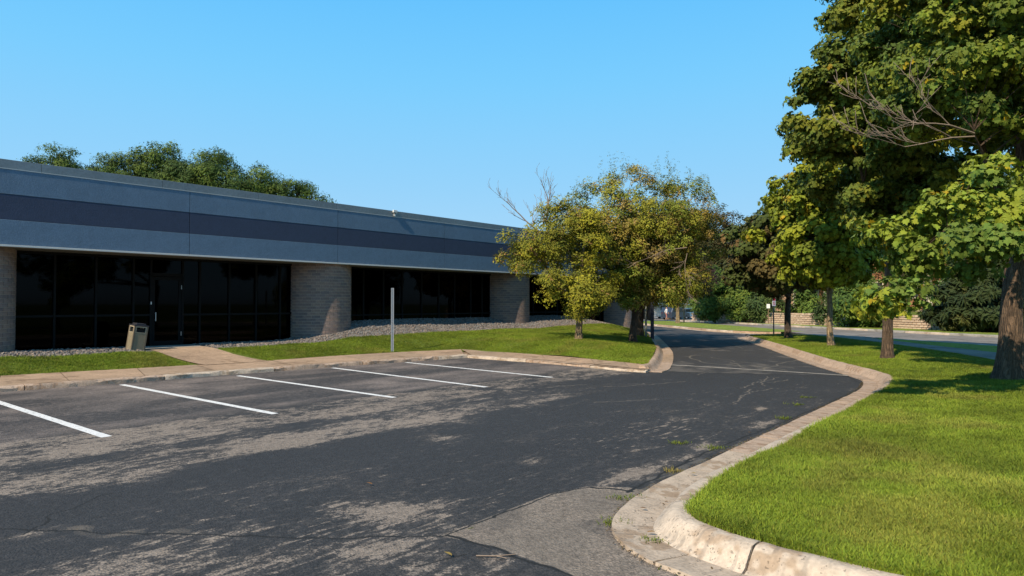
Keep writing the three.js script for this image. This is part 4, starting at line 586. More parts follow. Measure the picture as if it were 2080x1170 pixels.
tree({ name: 'crab_apple_tree', label: 'wide olive and rust crab apple with broad dome beside the driveway curb', seed: 22, at: [sB[0], hL(...sB), sB[1]], trunk: { h: 1.1, r: 0.15, lean: [0.1, 0.1] }, clump: 0.44, per: 40, sprig: 'apple', scale: 0.84, palette: olive, odd: [0.35, 0.25, 0.09, 0.07], density: 0.8, bark: M.barkDark, twigs: 0.7, spikes: spk,
  lobes: [[0.3, 4.5, 0, 2.55, 1.75, 2.3], [-0.9, 3.6, -0.5, 1.7, 1.3, 1.4], [1.8, 3.6, 0.2, 1.35, 1.5, 1.4], [0.8, 2.2, 0.2, 1.9, 0.75, 1.6], [-0.4, 2.4, -0.6, 1.2, 0.9, 0.9]],
  mains: [[-1.4, 3.8, -0.3], [-0.3, 5.0, 0.2], [0.9, 5.1, 0.1], [2.0, 4.0, 0.2], [1.6, 2.6, 0.5], [0.4, 4.2, -1.1]], dead: [[1.6, 3.4, -1.7, 0.3, 2.95, -2.2, 0.024], [1.6, 3.2, -1.75, 1.5, 2.2, -2.1, 0.012]] });
tree({ name: 'crab_apple_tree', label: 'shaded crab apple with leaning trunk half hidden behind the navy sign board', seed: 23, at: [5.75, hL(5.75, 31), 31], trunk: { h: 1.7, r: 0.2, lean: [0.1, 0] }, clump: 0.5, per: 20, sprig: 'apple', palette: oliveTop, density: 0.8, bark: M.bark, lobes: [[0.1, 4.2, 0.3, 2.2, 1.9, 2.0], [1.5, 3.6, 0.3, 1.5, 1.5, 1.4], [0.6, 2.6, 0.2, 1.7, 0.7, 1.5]] });
tree({ name: 'roadside_tree', label: 'small dark purple tree on the grass strip between driveway and street', seed: 24, at: [13.6, 0.13, 56], trunk: { h: 1.9, r: 0.17 }, clump: 0.7, per: 17, sprig: 'locust', palette: [[0.035, 0.045, 0.02, 4], [0.055, 0.03, 0.03, 3], [0.03, 0.04, 0.018, 3]], density: 0.9, bark: M.barkPale, lobes: [[0.6, 4.3, 0, 2.3, 2.0, 2.2], [1.2, 3.3, 0, 1.7, 1.1, 1.6]] });

// honey locusts behind the building
const loc = [[0.09, 0.145, 0.03, 4], [0.125, 0.18, 0.03, 3], [0.065, 0.11, 0.026, 3]];
[[-28.2, 42, 2.0, 11.3, 'small slender locust crown behind the roof, farthest left'], [-25.4, 43, 2.6, 11.2, 'locust behind the roof between the slender one and the tallest'], [-22.6, 43, 3.0, 12.0, 'tallest locust behind the roof, left of the middle'], [-19.0, 42, 3.0, 11.2, 'broad locust behind the roof above the second panel seam'], [-16.0, 43, 2.5, 10.4, 'rounded locust behind the roof, second from the right'], [-13.7, 43, 2.0, 9.5, 'lowest locust behind the roof, at the right end of the row']].forEach(([X, Z, r, top, label], i) => tree({ name: 'locust_tree', label, group: 'locust trees behind the office building', seed: 30 + i, at: [X, 0, Z], trunk: { h: 4.5, r: 0.22 }, clump: 0.62, per: 15, squash: 0.55, sprig: 'locust', palette: loc, density: 0.95, twigs: 0.7, lobes: [[0.1 * r, top - r * 0.42, 0, r * 0.5, r * 0.42, r * 0.5], [-r * 0.5, top - r * 0.7, 0.2, r * 0.5, r * 0.45, r * 0.5], [r * 0.55, top - r * 0.85, -0.2, r * 0.5, r * 0.45, r * 0.5], [-r * 0.05, top - r * 1.15, 0, r * 0.95, r * 0.5, r * 0.9], [0, top - r * 1.7, 0, r, r * 0.6, r]] }));
// woods beyond the street
const wood = [[0.085, 0.125, 0.028, 4], [0.065, 0.10, 0.026, 4], [0.115, 0.15, 0.03, 2]];
tree({ name: 'shade_tree', label: 'brownish tree standing at the left end of the block wall', group: 'shade trees beyond the street', seed: 65, at: [19.2, 0.1, 62.8], trunk: { h: 2.6, r: 0.22 }, clump: 0.75, per: 18, sprig: 'apple', scale: 2, palette: [[0.10, 0.085, 0.03, 4], [0.13, 0.09, 0.04, 2], [0.06, 0.07, 0.022, 4]], density: 0.85, lobes: [[0.4, 7.6, 0, 2.3, 2.7, 2.2], [0.3, 4.8, 0, 2.8, 1.9, 2.4], [-1.6, 6.6, 0, 1.5, 2.0, 1.6]] });
[[19.5, 70, 9.0, 3.6, 'big shade tree left of the others behind the block wall'], [24.5, 66, 9.5, 3.8, 'big shade tree rising behind the forked maple'], [29.5, 62, 10, 4, 'big shade tree behind the pale-trunked maple'], [35.5, 60, 11, 4.4, 'big shade tree above the brick house'], [37, 50, 11, 4.2, 'big dark shade tree beside the brick house on the right'], [41, 43, 11.5, 4.2, 'big dark shade tree at the right edge across the street'], [31.5, 46, 9.5, 3.0, 'narrow dark tree behind the spruce across the street'], [15, 82, 8.5, 3.6, 'shade tree past the parked vehicles'], [7, 92, 9.5, 4.2, 'shade tree at the far end of the driveway'], [23, 100, 11, 4.6, 'distant shade tree beyond the far parking area'], [-2, 96, 9.5, 4.4, 'shade tree far behind the right end of the office building']].forEach(([X, Z, top, r, label], i) => tree({ name: 'shade_tree', label, group: 'shade trees beyond the street', seed: 50 + i, at: [X, (i < 7 ? 1.0 : 0) + fall(Z), Z], trunk: { h: 2.6, r: 0.26 }, clump: 0.95, per: 15, scale: 1.5, sprig: 'locust', palette: wood, density: 0.8, twigs: 0.3, lobes: [[0, top * 0.62, 0, r, top * 0.30, r], [0, top * 0.38, -0.3, r * 0.95, top * 0.2, r * 0.9], [0, top * 0.85, 0, r * 0.65, top * 0.15, r * 0.65]] }));
// shrubs in front of and on the wall
const shr = [[0.13, 0.20, 0.035, 4], [0.09, 0.155, 0.03, 4], [0.17, 0.23, 0.035, 2]], shrD = [[0.06, 0.10, 0.03, 4], [0.08, 0.12, 0.03, 3]];
[[17.9, 60.3, 1.45, 4.9, shr, 'tall light green shrub left of the forked maple, at the end of the wall'], [19.9, 58.5, 1.5, 3.5, shr, 'rounded green shrub left of the white sign plate'], [21.0, 57.0, 1.35, 3.0, shrD, 'dark low shrub just left of the white sign plate'], [22.9, 53.6, 1.1, 3.0, shr, 'small shrub with pale stem behind the forked maple'], [24.0, 50.6, 1.2, 2.2, shrD, 'low dark shrub right of the forked maple'], [23.6, 46.6, 1.75, 3.6, shr, 'large bright green shrub between the second and third island maples'], [18.6, 64, 1.6, 4.2, shr, 'green shrub at the far left end of the block wall, below the brownish tree'], [28.6, 43.4, 1.5, 3.4, shr, 'green shrub on the terrace just left of the spruce']].forEach(([X, Z, r, h, pal, label], i) => tree({ name: 'shrub', category: 'shrub', crownName: 'foliage', label, group: 'shrubs along the block wall', seed: 70 + i, at: [X, 0.08, Z], trunk: { h: 0.7, r: 0.09 }, clump: 0.55, per: 16, sprig: 'shrub', scale: 1.25, palette: pal, density: 0.85, twigs: 0.2, bark: M.barkPale, minY: 0.1, lobes: [[0, h * 0.42, 0, r, h * 0.40, r], [0, h * 0.75, 0, r * 0.7, h * 0.25, r * 0.7]] }));
tree({ name: 'spruce', label: 'wide dark layered spruce across the street, left of the nearest trunk', seed: 80, at: [27.0, 0.1, 39.2], trunk: { h: 1.2, r: 0.18 }, clump: 0.6, per: 22, squash: 0.42, sprig: 'spruce', scale: 1.2, palette: [[0.03, 0.05, 0.018, 4], [0.045, 0.065, 0.018, 4], [0.08, 0.085, 0.02, 1]], density: 1.0, twigs: 0.3, bark: M.barkDark, minY: 0.12, lobes: [[0, 0.9, 0, 2.6, 0.8, 2.2], [0, 2.2, 0, 2.4, 0.9, 2.1], [0, 3.6, 0, 1.8, 1.0, 1.6], [0, 5.0, 0, 1.1, 0.9, 1.0]] });

// ---------------------------------------------------------------- grass, gravel, weeds
const tuft = (n, h, w, sp, seed) => { const r = rng(seed), list = []; for (let i = 0; i < n; i++) { const a = r() * 6.283, l = h * (0.55 + 0.7 * r()), bend = (0.25 + 0.8 * r()) * l, ww = w * (0.7 + 0.6 * r()), g = new THREE.BufferGeometry(), x1 = bend * 0.3, x2 = bend; g.setAttribute('position', new THREE.Float32BufferAttribute([0, 0, -ww, 0, 0, ww, x1, l * 0.6, ww * 0.8, 0, 0, -ww, x1, l * 0.6, ww * 0.8, x1, l * 0.6, -ww * 0.8, x1, l * 0.6, -ww * 0.8, x1, l * 0.6, ww * 0.8, x2, l * 0.95, 0], 3)); g.computeVertexNormals(); g.rotateY(a).translate((r() - 0.5) * sp, -0.004, (r() - 0.5) * sp); const k = 0.75 + 0.5 * r(); list.push(withColor(g, [k * (1 + 0.25 * (r() - 0.4)), k, k])); } return mergeGeometries(list); };
const tuftG = [tuft(13, 0.040, 0.0023, 0.075, 1), tuft(12, 0.045, 0.0024, 0.085, 2)];
function sowGrass(name, label, polygon, hf, count, seed, keep) {
  const R = rng(seed), S = [[], []], m = new THREE.Matrix4(), q = new THREE.Quaternion(), up = new THREE.Vector3(0, 1, 0), xs = polygon.map((p) => p[0]), zs = polygon.map((p) => p[1]), x0 = Math.min(...xs), x1 = Math.max(...xs), z0 = Math.max(0, Math.min(...zs)), z1 = Math.min(45, Math.max(...zs));
  let tries = 0, n = 0; while (n < count && tries++ < count * 40) {
    const X = lerp(x0, x1, R()), Z = lerp(z0, z1, R()), k = keep(X, Z); if (R() > k || !inside(polygon, X, Z)) continue;
    const s = 0.75 + 0.5 * R() + 0.25 * vn(X * 1.3, Z * 1.3), pt = fbm(X * 0.55, Z * 0.55, 3), pt2 = vn(X * 2.7, Z * 2.7), kk = 1 + 0.42 * pt + 0.22 * pt2 + (R() - 0.5) * 0.3, dry = ss(0.08, 0.4, fbm(X * 1.1 + 30, Z * 1.1, 4)) * 0.5 + (R() < 0.06 ? 0.6 : 0);
    q.setFromAxisAngle(up, R() * 6.283); S[n & 1].push([m.compose(new THREE.Vector3(X, hf(X, Z), -Z), q, new THREE.Vector3(s, s * (0.8 + 0.4 * R()), s)).clone(), [lerp(0.192, 0.26, dry) * kk, lerp(0.258, 0.245, dry) * kk, lerp(0.024, 0.05, dry) * kk]]); n++;
  }
  const g = new THREE.Group(); g.name = name; g.userData = { kind: 'stuff', label, category: 'grass' }; scene.add(g);
  S.forEach((s, k) => { const im = new THREE.InstancedMesh(tuftG[k], M.blade, s.length), c = new THREE.Color(); s.forEach(([mm, cc], i) => { im.setMatrixAt(i, mm); im.setColorAt(i, c.setRGB(...cc)); }); im.name = 'grass_blades'; im.userData.kind = 'stuff'; im.receiveShadow = im.castShadow = true; g.add(im); });
}
const seen = (X, Z) => Z > 2.5 && Math.abs(X) < Z * 0.95 + 1;
sowGrass('island_grass', 'mown green grass growing over the right-hand island', islePoly, hR, 170000, 201, (X, Z) => (seen(X, Z) ? clamp(Math.pow(6 / Math.hypot(X, Z), 1.35), 0, 1) : 0));
sowGrass('front_grass', 'mown green grass on the bank before the office building', bankPoly, (X, Z) => hL(X, Z) + 0.012, 60000, 202, (X, Z) => { const a = toA(X, Z), b = toB(X, Z); if (b < -17.05 && a > lerp(8.1, 7.7, (-17 - b) / 3) && a < lerp(10.1, 9.4, (-17 - b) / 3)) return 0; return seen(X, Z) && Z < 38 ? clamp(16 / Math.hypot(X, Z), 0, 1) : 0; });
// crushed stone under the eaves
{
  const R = rng(301), g0 = new THREE.IcosahedronGeometry(0.5, 0), p = g0.attributes.position; for (let i = 0; i < p.count; i++) { const v = new THREE.Vector3().fromBufferAttribute(p, i), k = 0.8 + 0.35 * vn(v.x * 3 + 5, v.y * 3 + v.z * 2); p.setXYZ(i, v.x * k, v.y * k * 0.75, v.z * k * 0.85); } g0.computeVertexNormals();
  const n = 15000, im = new THREE.InstancedMesh(g0, std([1, 1, 1], 0.95), n), m = new THREE.Matrix4(), q = new THREE.Quaternion(), e = new THREE.Euler(), c = new THREE.Color(); let k = 0;
  while (k < n) { const a = -2 + 36 * R(); let be = -19; for (let i = 0; i < gravelEdge.length - 1; i++) if (a >= gravelEdge[i][0] && a <= gravelEdge[i + 1][0]) be = lerp(gravelEdge[i][1], gravelEdge[i + 1][1], (a - gravelEdge[i][0]) / (gravelEdge[i + 1][0] - gravelEdge[i][0])); const b = lerp(be + 0.04 * R() + 0.05 * vn(a * 3, 1), -21.0, Math.pow(R(), 1.15)); if (a > 7.65 && a < 9.6) continue; let bad = false; for (const ca of [3.97, 14.17, 24.4, 34.0]) if (Math.hypot(a - ca, b + 21.11) < 1.17) bad = true; if (bad) continue; const [X, Z] = AB(a, b), s = 0.055 + 0.06 * R() * R(), t = 0.5 + 0.9 * R(), w = R(); e.set(R() * 6, R() * 6, R() * 6); im.setMatrixAt(k, m.compose(new THREE.Vector3(X, hL(X, Z) + s * 0.22, -Z), q.setFromEuler(e), new THREE.Vector3(s, s, s))); im.setColorAt(k, c.setRGB(0.185 * t * (0.95 + 0.25 * w), 0.172 * t, 0.155 * t * (1.1 - 0.2 * w))); k++; }
  im.name = 'gravel_stones'; im.userData = { kind: 'stuff', label: 'grey crushed stone bed along the foot of the building', category: 'gravel' }; im.castShadow = im.receiveShadow = true; scene.add(im);
}
// weeds in the gutter joint
[[0.82, 5.32, 0.6, 'low weed in the joint at the curb nose'], [0.98, 6.02, 0.7, 'weed by the crack where the old patch meets the gutter'], [1.62, 6.95, 0.6, 'dry weed at the gutter edge past the old patch'], [2.35, 8.1, 1.0, 'spreading green weed in the asphalt, largest along the gutter'], [2.05, 8.35, 0.7, 'straggling weed beside the largest weed, on the asphalt side'], [4.0, 10.1, 0.8, 'weed at the gutter halfway along the island'], [4.75, 11.5, 0.9, 'bright weed in the asphalt before the bend'], [5.35, 12.4, 0.7, 'small weed nearest the bend of the curb'], [1.02, 4.92, 0.5, 'tiny weed in the gutter joint under the curb nose']].forEach(([X, Z, s, label], i) => {
  const R = rng(400 + i), list = []; for (let k = 0; k < 9; k++) list.push(tuftG[k & 1].clone().scale(1.3, 0.35 + R() * 0.6, 1.3).rotateY(R() * 6).translate((R() + R() - 1) * 0.24 * s, 0.006, (R() + R() - 1) * 0.16 * s));
  const m = mesh('weed', mergeGeometries(list), leafMat(i === 2 ? [0.26, 0.21, 0.06] : [0.15, 0.19, 0.02], 0.15)); m.position.set(X, 0.0, -Z); tag(m, label, 'weed', 'weeds along the island gutter');
});
{ // fallen twig on the patch
  const m = mesh('twig', merge([limb([[-0.12, 0.008, 0, 0.006], [0, 0.014, 0.02, 0.005], [0.14, 0.01, -0.02, 0.003]], 5), limb([[0.02, 0.012, 0.015, 0.004], [0.09, 0.012, 0.06, 0.002]], 5)]), M.twig); m.position.set(-0.12, 0.002, -4.62); tag(m, 'thin dry twig lying on the asphalt near the old patch', 'twig');
  const R = rng(9), leafC = [[0.24, 0.13, 0.04], [0.20, 0.10, 0.04], [0.28, 0.2, 0.06]]; [[0.98, 5.02, 'brown fallen leaf against the curb nose'], [1.1, 5.6, 'fallen leaf in the gutter past the curb nose'], [1.75, 6.75, 'fallen leaf in the gutter by the dry weed'], [3.1, 8.85, 'fallen leaf in the gutter halfway along'], [-1.3, 6.4, 'fallen leaf alone on the dark asphalt'], [-0.4, 4.6, 'curled leaf at the corner of the old patch']].forEach(([X, Z, label], i) => { const g = LEAF.oval.clone().scale(0.06, 0.06, 0.07).rotateX(-0.3).rotateY(R() * 6); const m2 = mesh('fallen_leaf', withColor(g, [1, 1, 1]), leafMat(leafC[i % 3], 0.1)); m2.position.set(X, i < 4 ? 0.034 : 0.018, -Z); tag(m2, label, 'leaf', 'fallen leaves'); });
}

// dead leaf bits, moss and dirt packed along the gutter joint
{
  const R = rng(515), gl = withColor(LEAF.oval.clone().scale(0.8, 1.4, 1), [1, 1, 1]), n = 2600, im = new THREE.InstancedMesh(gl, M.blade, n), m = new THREE.Matrix4(), q = new THREE.Quaternion(), e = new THREE.Euler(), c = new THREE.Color(), cols = [[0.17, 0.10, 0.05], [0.12, 0.085, 0.045], [0.24, 0.17, 0.08], [0.09, 0.10, 0.03], [0.05, 0.04, 0.03]];
  for (let k = 0; k < n; ) { const i = 60 + Math.floor(Math.pow(R(), 1.2) * 260), P = rightCurb[i], Q = rightCurb[i + 1], l = Math.hypot(Q[0] - P[0], Q[1] - P[1]), nx = (Q[1] - P[1]) / l, nz = -(Q[0] - P[0]) / l; if (R() > 0.35 + 0.9 * Math.max(0, vn(i * 0.09, 3)) + (i < 125 ? 0.35 : 0)) continue; const inTrough = R() < 0.12, off = inTrough ? -0.03 - 0.05 * R() : -0.325 - 0.035 * (R() + R() - 1) - 0.02 * R(), s = 0.010 + 0.022 * R() * R(); e.set((R() - 0.5) * 1.2, R() * 6.3, (R() - 0.5) * 1.2); im.setMatrixAt(k, m.compose(new THREE.Vector3(P[0] + nx * off, inTrough ? 0.022 : 0.012 + 0.012 * R(), -(P[1] + nz * off)), q.setFromEuler(e), new THREE.Vector3(s, s, s))); im.setColorAt(k, c.setRGB(...cols[Math.floor(R() * 5)])); k++; }
  im.name = 'gutter_litter'; im.userData = { kind: 'stuff', label: 'dead leaf bits and moss along the island gutter joint', category: 'litter' }; im.castShadow = im.receiveShadow = true; scene.add(im);
}
// ---------------------------------------------------------------- across the street
const wallLine = path([[32, 31.5], [29.4, 36.6], [27.4, 40.4], [25.9, 42.9], [24.5, 47.3], [22.1, 52.9], [20.8, 56.0], [19.3, 61.7], [17.4, 66]], 0.31);
{
  struct('far_verge', loft(poly(streetFar, 60).map(([X, Z]) => [X + 0.2, Z]), poly([[40, 12], [35, 24], [31.6, 31.5], [29.4, 36.6], [27.4, 40.4], [26, 43.5], [25, 46.5], [23.8, 49.5], [22.2, 53.5], [20.6, 58.5], [18.6, 66]], 60), 6, (X, Z, t) => lerp(0.12, 0.10, t) + fall(Z)), M.turfFar);
  const g = thing('block_wall', 'low retaining wall of tan concrete blocks across the street', 'wall'), top = (i) => lerp(1.16, 0.80, i / (wallLine.length - 1));
  const blk = []; const rb = rng(61), bh = 0.155; const one = new THREE.BoxGeometry(1, 1, 1, 1, 1, 1);
  for (let c = 0; c < 8; c++) for (let i = 0; i < wallLine.length - 1; i++) {
    const y = 0.05 + c * bh + fall(wallLine[i][1]); if (c * bh + bh > top(i) + 0.02) continue; const off = (c % 2) * 0.5, P = (t) => { const k = Math.min(wallLine.length - 2, i + Math.floor(t)), f = t - Math.floor(t); return [lerp(wallLine[k][0], wallLine[k + 1][0], f), lerp(wallLine[k][1], wallLine[k + 1][1], f)]; }, a = P(off), b = P(off + 0.999), L = Math.hypot(b[0] - a[0], b[1] - a[1]);
    if (L < 0.05) continue; const q = one.clone(), pp = q.attributes.position; for (let v = 0; v < pp.count; v++) { const z = pp.getZ(v), x = pp.getX(v), yy = pp.getY(v); if (z > 0) pp.setXY(v, x * 0.84, yy * 0.8); } q.computeVertexNormals();
    q.scale(L * 0.97, bh * 0.94, 0.22 + 0.05 * rb()).rotateY(Math.atan2(b[1] - a[1], b[0] - a[0]) + Math.PI).translate((a[0] + b[0]) / 2, y + bh / 2, -(a[1] + b[1]) / 2); blk.push([q, Math.floor(rb() * 3)]);
  }
  [[0.56, 0.41, 0.31], [0.49, 0.36, 0.27], [0.62, 0.47, 0.36]].forEach((c, k) => { const m = mesh('block_course', merge(blk.filter((e) => e[1] === k).map((e) => e[0])), std(c, 0.95, { bumpMap: rep(M.grain, 3), bumpScale: 0.006 }), g); m.userData.kind = 'stuff'; });
  mesh('core', sweep(wallLine, 0, wallLine.length - 1, [[0.05, 0], [0.05, 0.78], [0.3, 0.78], [0.3, 0]], 1, 0, 0, (X, Z) => fall(Z)), std([0.34, 0.25, 0.19], 0.95), g);
  mesh('cap', sweep(wallLine, 0, 66, [[-0.12, 1.17], [-0.12, 1.25], [0.24, 1.25], [0.24, 1.17]], 1, 0, 0, (X, Z) => 0.05 - 0.36 * ss(0, 1, 0) - 0.004 * 0), std([0.40, 0.31, 0.23], 0.95), g).visible = true;
  const back = wallLine.map(([X, Z], i) => [X + 34, Z + 16]); struct('upper_terrace', loft(wallLine.map(([X, Z]) => [X + 0.25, Z + 0.1]), back, 6, (X, Z, t) => lerp(0.95, 1.2, t) + fall(Z) * (1 - t)), M.turf);
}
// brick house with pale pilasters on the terrace
{
  const g = thing('brick_house', 'orange brick building with pale pilasters behind the block wall', 'building', null, [34.2, 1.0, -58.6], -0.55), orange = std([0.33, 0.15, 0.08], 0.9), cream = std([0.62, 0.56, 0.46], 0.85);
  mesh('wall', box(22, 5.2, 8, 0, 2.6, -4), std([0.38, 0.24, 0.16], 0.92), g);
  for (let x = -9.1; x <= 9.2; x += 2.6) { mesh('pilaster', rbox(0.62, 5.0, 0.3, 0.02, x, 2.5, 0.12), cream, g); for (let k = 0; k < 9; k++) mesh('siding_board', rbox(1.9, 0.5, 0.08, 0.012, x + 1.3, 0.32 + k * 0.53, 0.035), orange, g); const w = mesh('window', box(1.0, 1.3, 0.05, x + 1.3, 1.9, 0.10), M.dark, g); mesh('window_trim', merge([box(1.16, 0.08, 0.09, x + 1.3, 2.59, 0.11), box(1.16, 0.08, 0.12, x + 1.3, 1.21, 0.12), box(0.08, 1.3, 0.09, x + 0.76, 1.9, 0.11), box(0.08, 1.3, 0.09, x + 1.84, 1.9, 0.11)]), cream, w); }
  mesh('cornice', rbox(22.4, 0.4, 8.6, 0.03, 0, 5.4, -3.95), cream, g);
}
// navy sign board seen from behind, between two square posts
{
  const p0 = [6.22, 30.3], p1 = [6.42, 34.4], an = Math.atan2(p1[1] - p0[1], p1[0] - p0[0]), L = Math.hypot(p1[0] - p0[0], p1[1] - p0[1]), g = thing('sign_board', 'dark navy sign board on two square posts beside the driveway', 'sign', null, [p0[0], 0, -p0[1]], an), y0 = hL(...p0) - 0.05, y1 = hL(...p1) - 0.05;
  mesh('post', rbox(0.14, 2.3 - y0, 0.14, 0.01, 0, (2.3 + y0) / 2, 0), M.navy, g); mesh('post', rbox(0.14, 2.3 - y1, 0.14, 0.01, L, (2.3 + y1) / 2, 0), M.navy, g);
  mesh('panel', rbox(L - 0.15, 1.3, 0.09, 0.01, L / 2, 1.6, 0), M.navy, g);
}
{ const g = thing('utility_post', 'grey-green round post standing in front of the navy sign board', 'post', null, [6.0, hL(6.0, 30.6) - 0.05, -30.6]); mesh('shaft', new THREE.CylinderGeometry(0.045, 0.05, 2.9, 14).translate(0, 1.45, 0), std([0.22, 0.23, 0.20], 0.7), g); mesh('cap', new THREE.SphereGeometry(0.05, 12, 6, 0, 6.3, 0, 1.57).translate(0, 2.9, 0), std([0.2, 0.2, 0.19], 0.7), g); }
// traffic sign at the apron
{
  const g = thing('traffic_sign', 'narrow red and white traffic sign on a thin dark post by the apron', 'sign', null, [13.9, 0.0, -36.3], 0.62);
  mesh('post', rbox(0.06, 2.05, 0.045, 0.004, 0, 1.0, 0), std([0.06, 0.065, 0.06], 0.6, { metalness: 0.3 }), g);
  const cv = document.createElement('canvas'); cv.width = 128; cv.height = 192; const x = cv.getContext('2d'); x.fillStyle = '#d9d4da'; x.fillRect(0, 0, 128, 192); x.fillStyle = '#b3182b'; x.fillRect(8, 8, 112, 62); x.beginPath(); x.arc(64, 132, 44, 0, 7); x.fill(); x.fillStyle = '#d9d4da'; x.beginPath(); x.arc(64, 132, 30, 0, 7); x.fill(); x.strokeStyle = '#b3182b'; x.lineWidth = 12; x.beginPath(); x.moveTo(36, 104); x.lineTo(92, 160); x.stroke();
  const t = new THREE.CanvasTexture(cv); t.colorSpace = THREE.SRGBColorSpace;
  mesh('plate', rbox(0.30, 0.45, 0.012, 0.005, 0, 1.80, 0.03), M.white, g); mesh('print', new THREE.PlaneGeometry(0.285, 0.435).translate(0, 1.80, 0.039), std([1, 1, 1], 0.5, { map: t }), g);
}
{ const g = thing('plate_sign', 'small white plate on a thin brown post before the block wall', 'sign', null, [20.5, 0.06, -54.6], -0.5); mesh('post', rbox(0.06, 1.6, 0.06, 0.005, 0, 0.8, 0), std([0.16, 0.10, 0.06], 0.8), g); mesh('plate', rbox(0.26, 0.34, 0.02, 0.005, 0, 1.45, 0.042), M.white, g); }
{ const g = thing('marker_post', 'thin brown marker post on the grass strip beside the small purple tree', 'post', null, [14.35, 0.1, -57]); mesh('shaft', rbox(0.09, 1.5, 0.09, 0.01, 0, 0.75, 0), std([0.2, 0.15, 0.1], 0.8), g); mesh('cap', rbox(0.12, 0.04, 0.12, 0.01, 0, 1.51, 0), std([0.25, 0.2, 0.14], 0.8), g); }
// vehicles parked in the distance
function car(label, X, Z, turn, paint, prof, glassP, L, W, hw) {
  const g = thing('parked_car', label, 'car', 'vehicles parked in the distance', [X, fall(Z) + 0.014, -Z], turn), sh = new THREE.Shape(); prof.forEach(([x, y], i) => (i ? sh.lineTo(x, y) : sh.moveTo(x, y)));
  const pm = new THREE.MeshPhysicalMaterial({ color: new THREE.Color().setRGB(...paint), roughness: 0.35, clearcoat: 0.8, metalness: 0.2 });
  mesh('body', new THREE.ExtrudeGeometry(sh, { depth: W - 0.16, bevelEnabled: true, bevelSize: 0.06, bevelThickness: 0.08, bevelSegments: 2 }).translate(0, 0, -W / 2 + 0.08), pm, g);
  const gs = new THREE.Shape(); glassP.forEach(([x, y], i) => (i ? gs.lineTo(x, y) : gs.moveTo(x, y))); for (const s of [-1, 1]) mesh('side_window', new THREE.ExtrudeGeometry(gs, { depth: 0.02, bevelEnabled: false }).translate(0, 0, s > 0 ? W / 2 + 0.0 : -W / 2 - 0.02), std([0.03, 0.035, 0.04], 0.15), g);
  for (const x of hw) for (const s of [-1, 1]) { const w = mesh('wheel', new THREE.TorusGeometry(0.25, 0.10, 8, 20).translate(x, 0.34, s * (W / 2 - 0.08)), std([0.02, 0.02, 0.02], 0.9), g); mesh('rim', new THREE.CylinderGeometry(0.2, 0.2, 0.14, 14).rotateX(Math.PI / 2).translate(x, 0.34, s * (W / 2 - 0.08)), M.steel, w); }
  for (const s of [-1, 1]) { mesh('headlight', rbox(0.08, 0.14, 0.3, 0.02, L / 2 + 0.02, 0.78, s * (W / 2 - 0.3)), M.white, g); mesh('tail_light', rbox(0.08, 0.2, 0.2, 0.02, -L / 2 - 0.02, 0.95, s * (W / 2 - 0.25)), std([0.4, 0.02, 0.02], 0.4), g); }
}
const suv = [[-2.2, 0.35], [2.2, 0.35], [2.25, 0.85], [1.3, 1.02], [0.75, 1.62], [-1.9, 1.68], [-2.2, 1.05]], suvW = [[-1.95, 1.08], [1.05, 1.08], [0.66, 1.55], [-1.75, 1.58]];
car('dark blue off-road vehicle parked far down beside the person', 23.2, 97, 0.75, [0.035, 0.05, 0.085], suv, suvW, 4.4, 1.85, [-1.35, 1.4]);
car('white car far away behind the dark blue vehicle', 26.2, 104, 0.4, [0.75, 0.76, 0.78], suv.map(([x, y]) => [x * 1.05, y * 0.92]), suvW.map(([x, y]) => [x * 1.05, y * 0.92]), 4.6, 1.85, [-1.4, 1.45]);
const van = [[-2.5, 0.35], [2.5, 0.35], [2.55, 0.95], [2.1, 1.15], [1.5, 2.15], [-2.4, 2.2], [-2.5, 1.2]], vanW = [[0.2, 1.25], [1.85, 1.25], [1.45, 1.95], [0.2, 1.98]];
car('white van far away, left of the person', 21.6, 103, 0.5, [0.75, 0.75, 0.76], van, vanW, 5.0, 1.95, [-1.6, 1.6]);
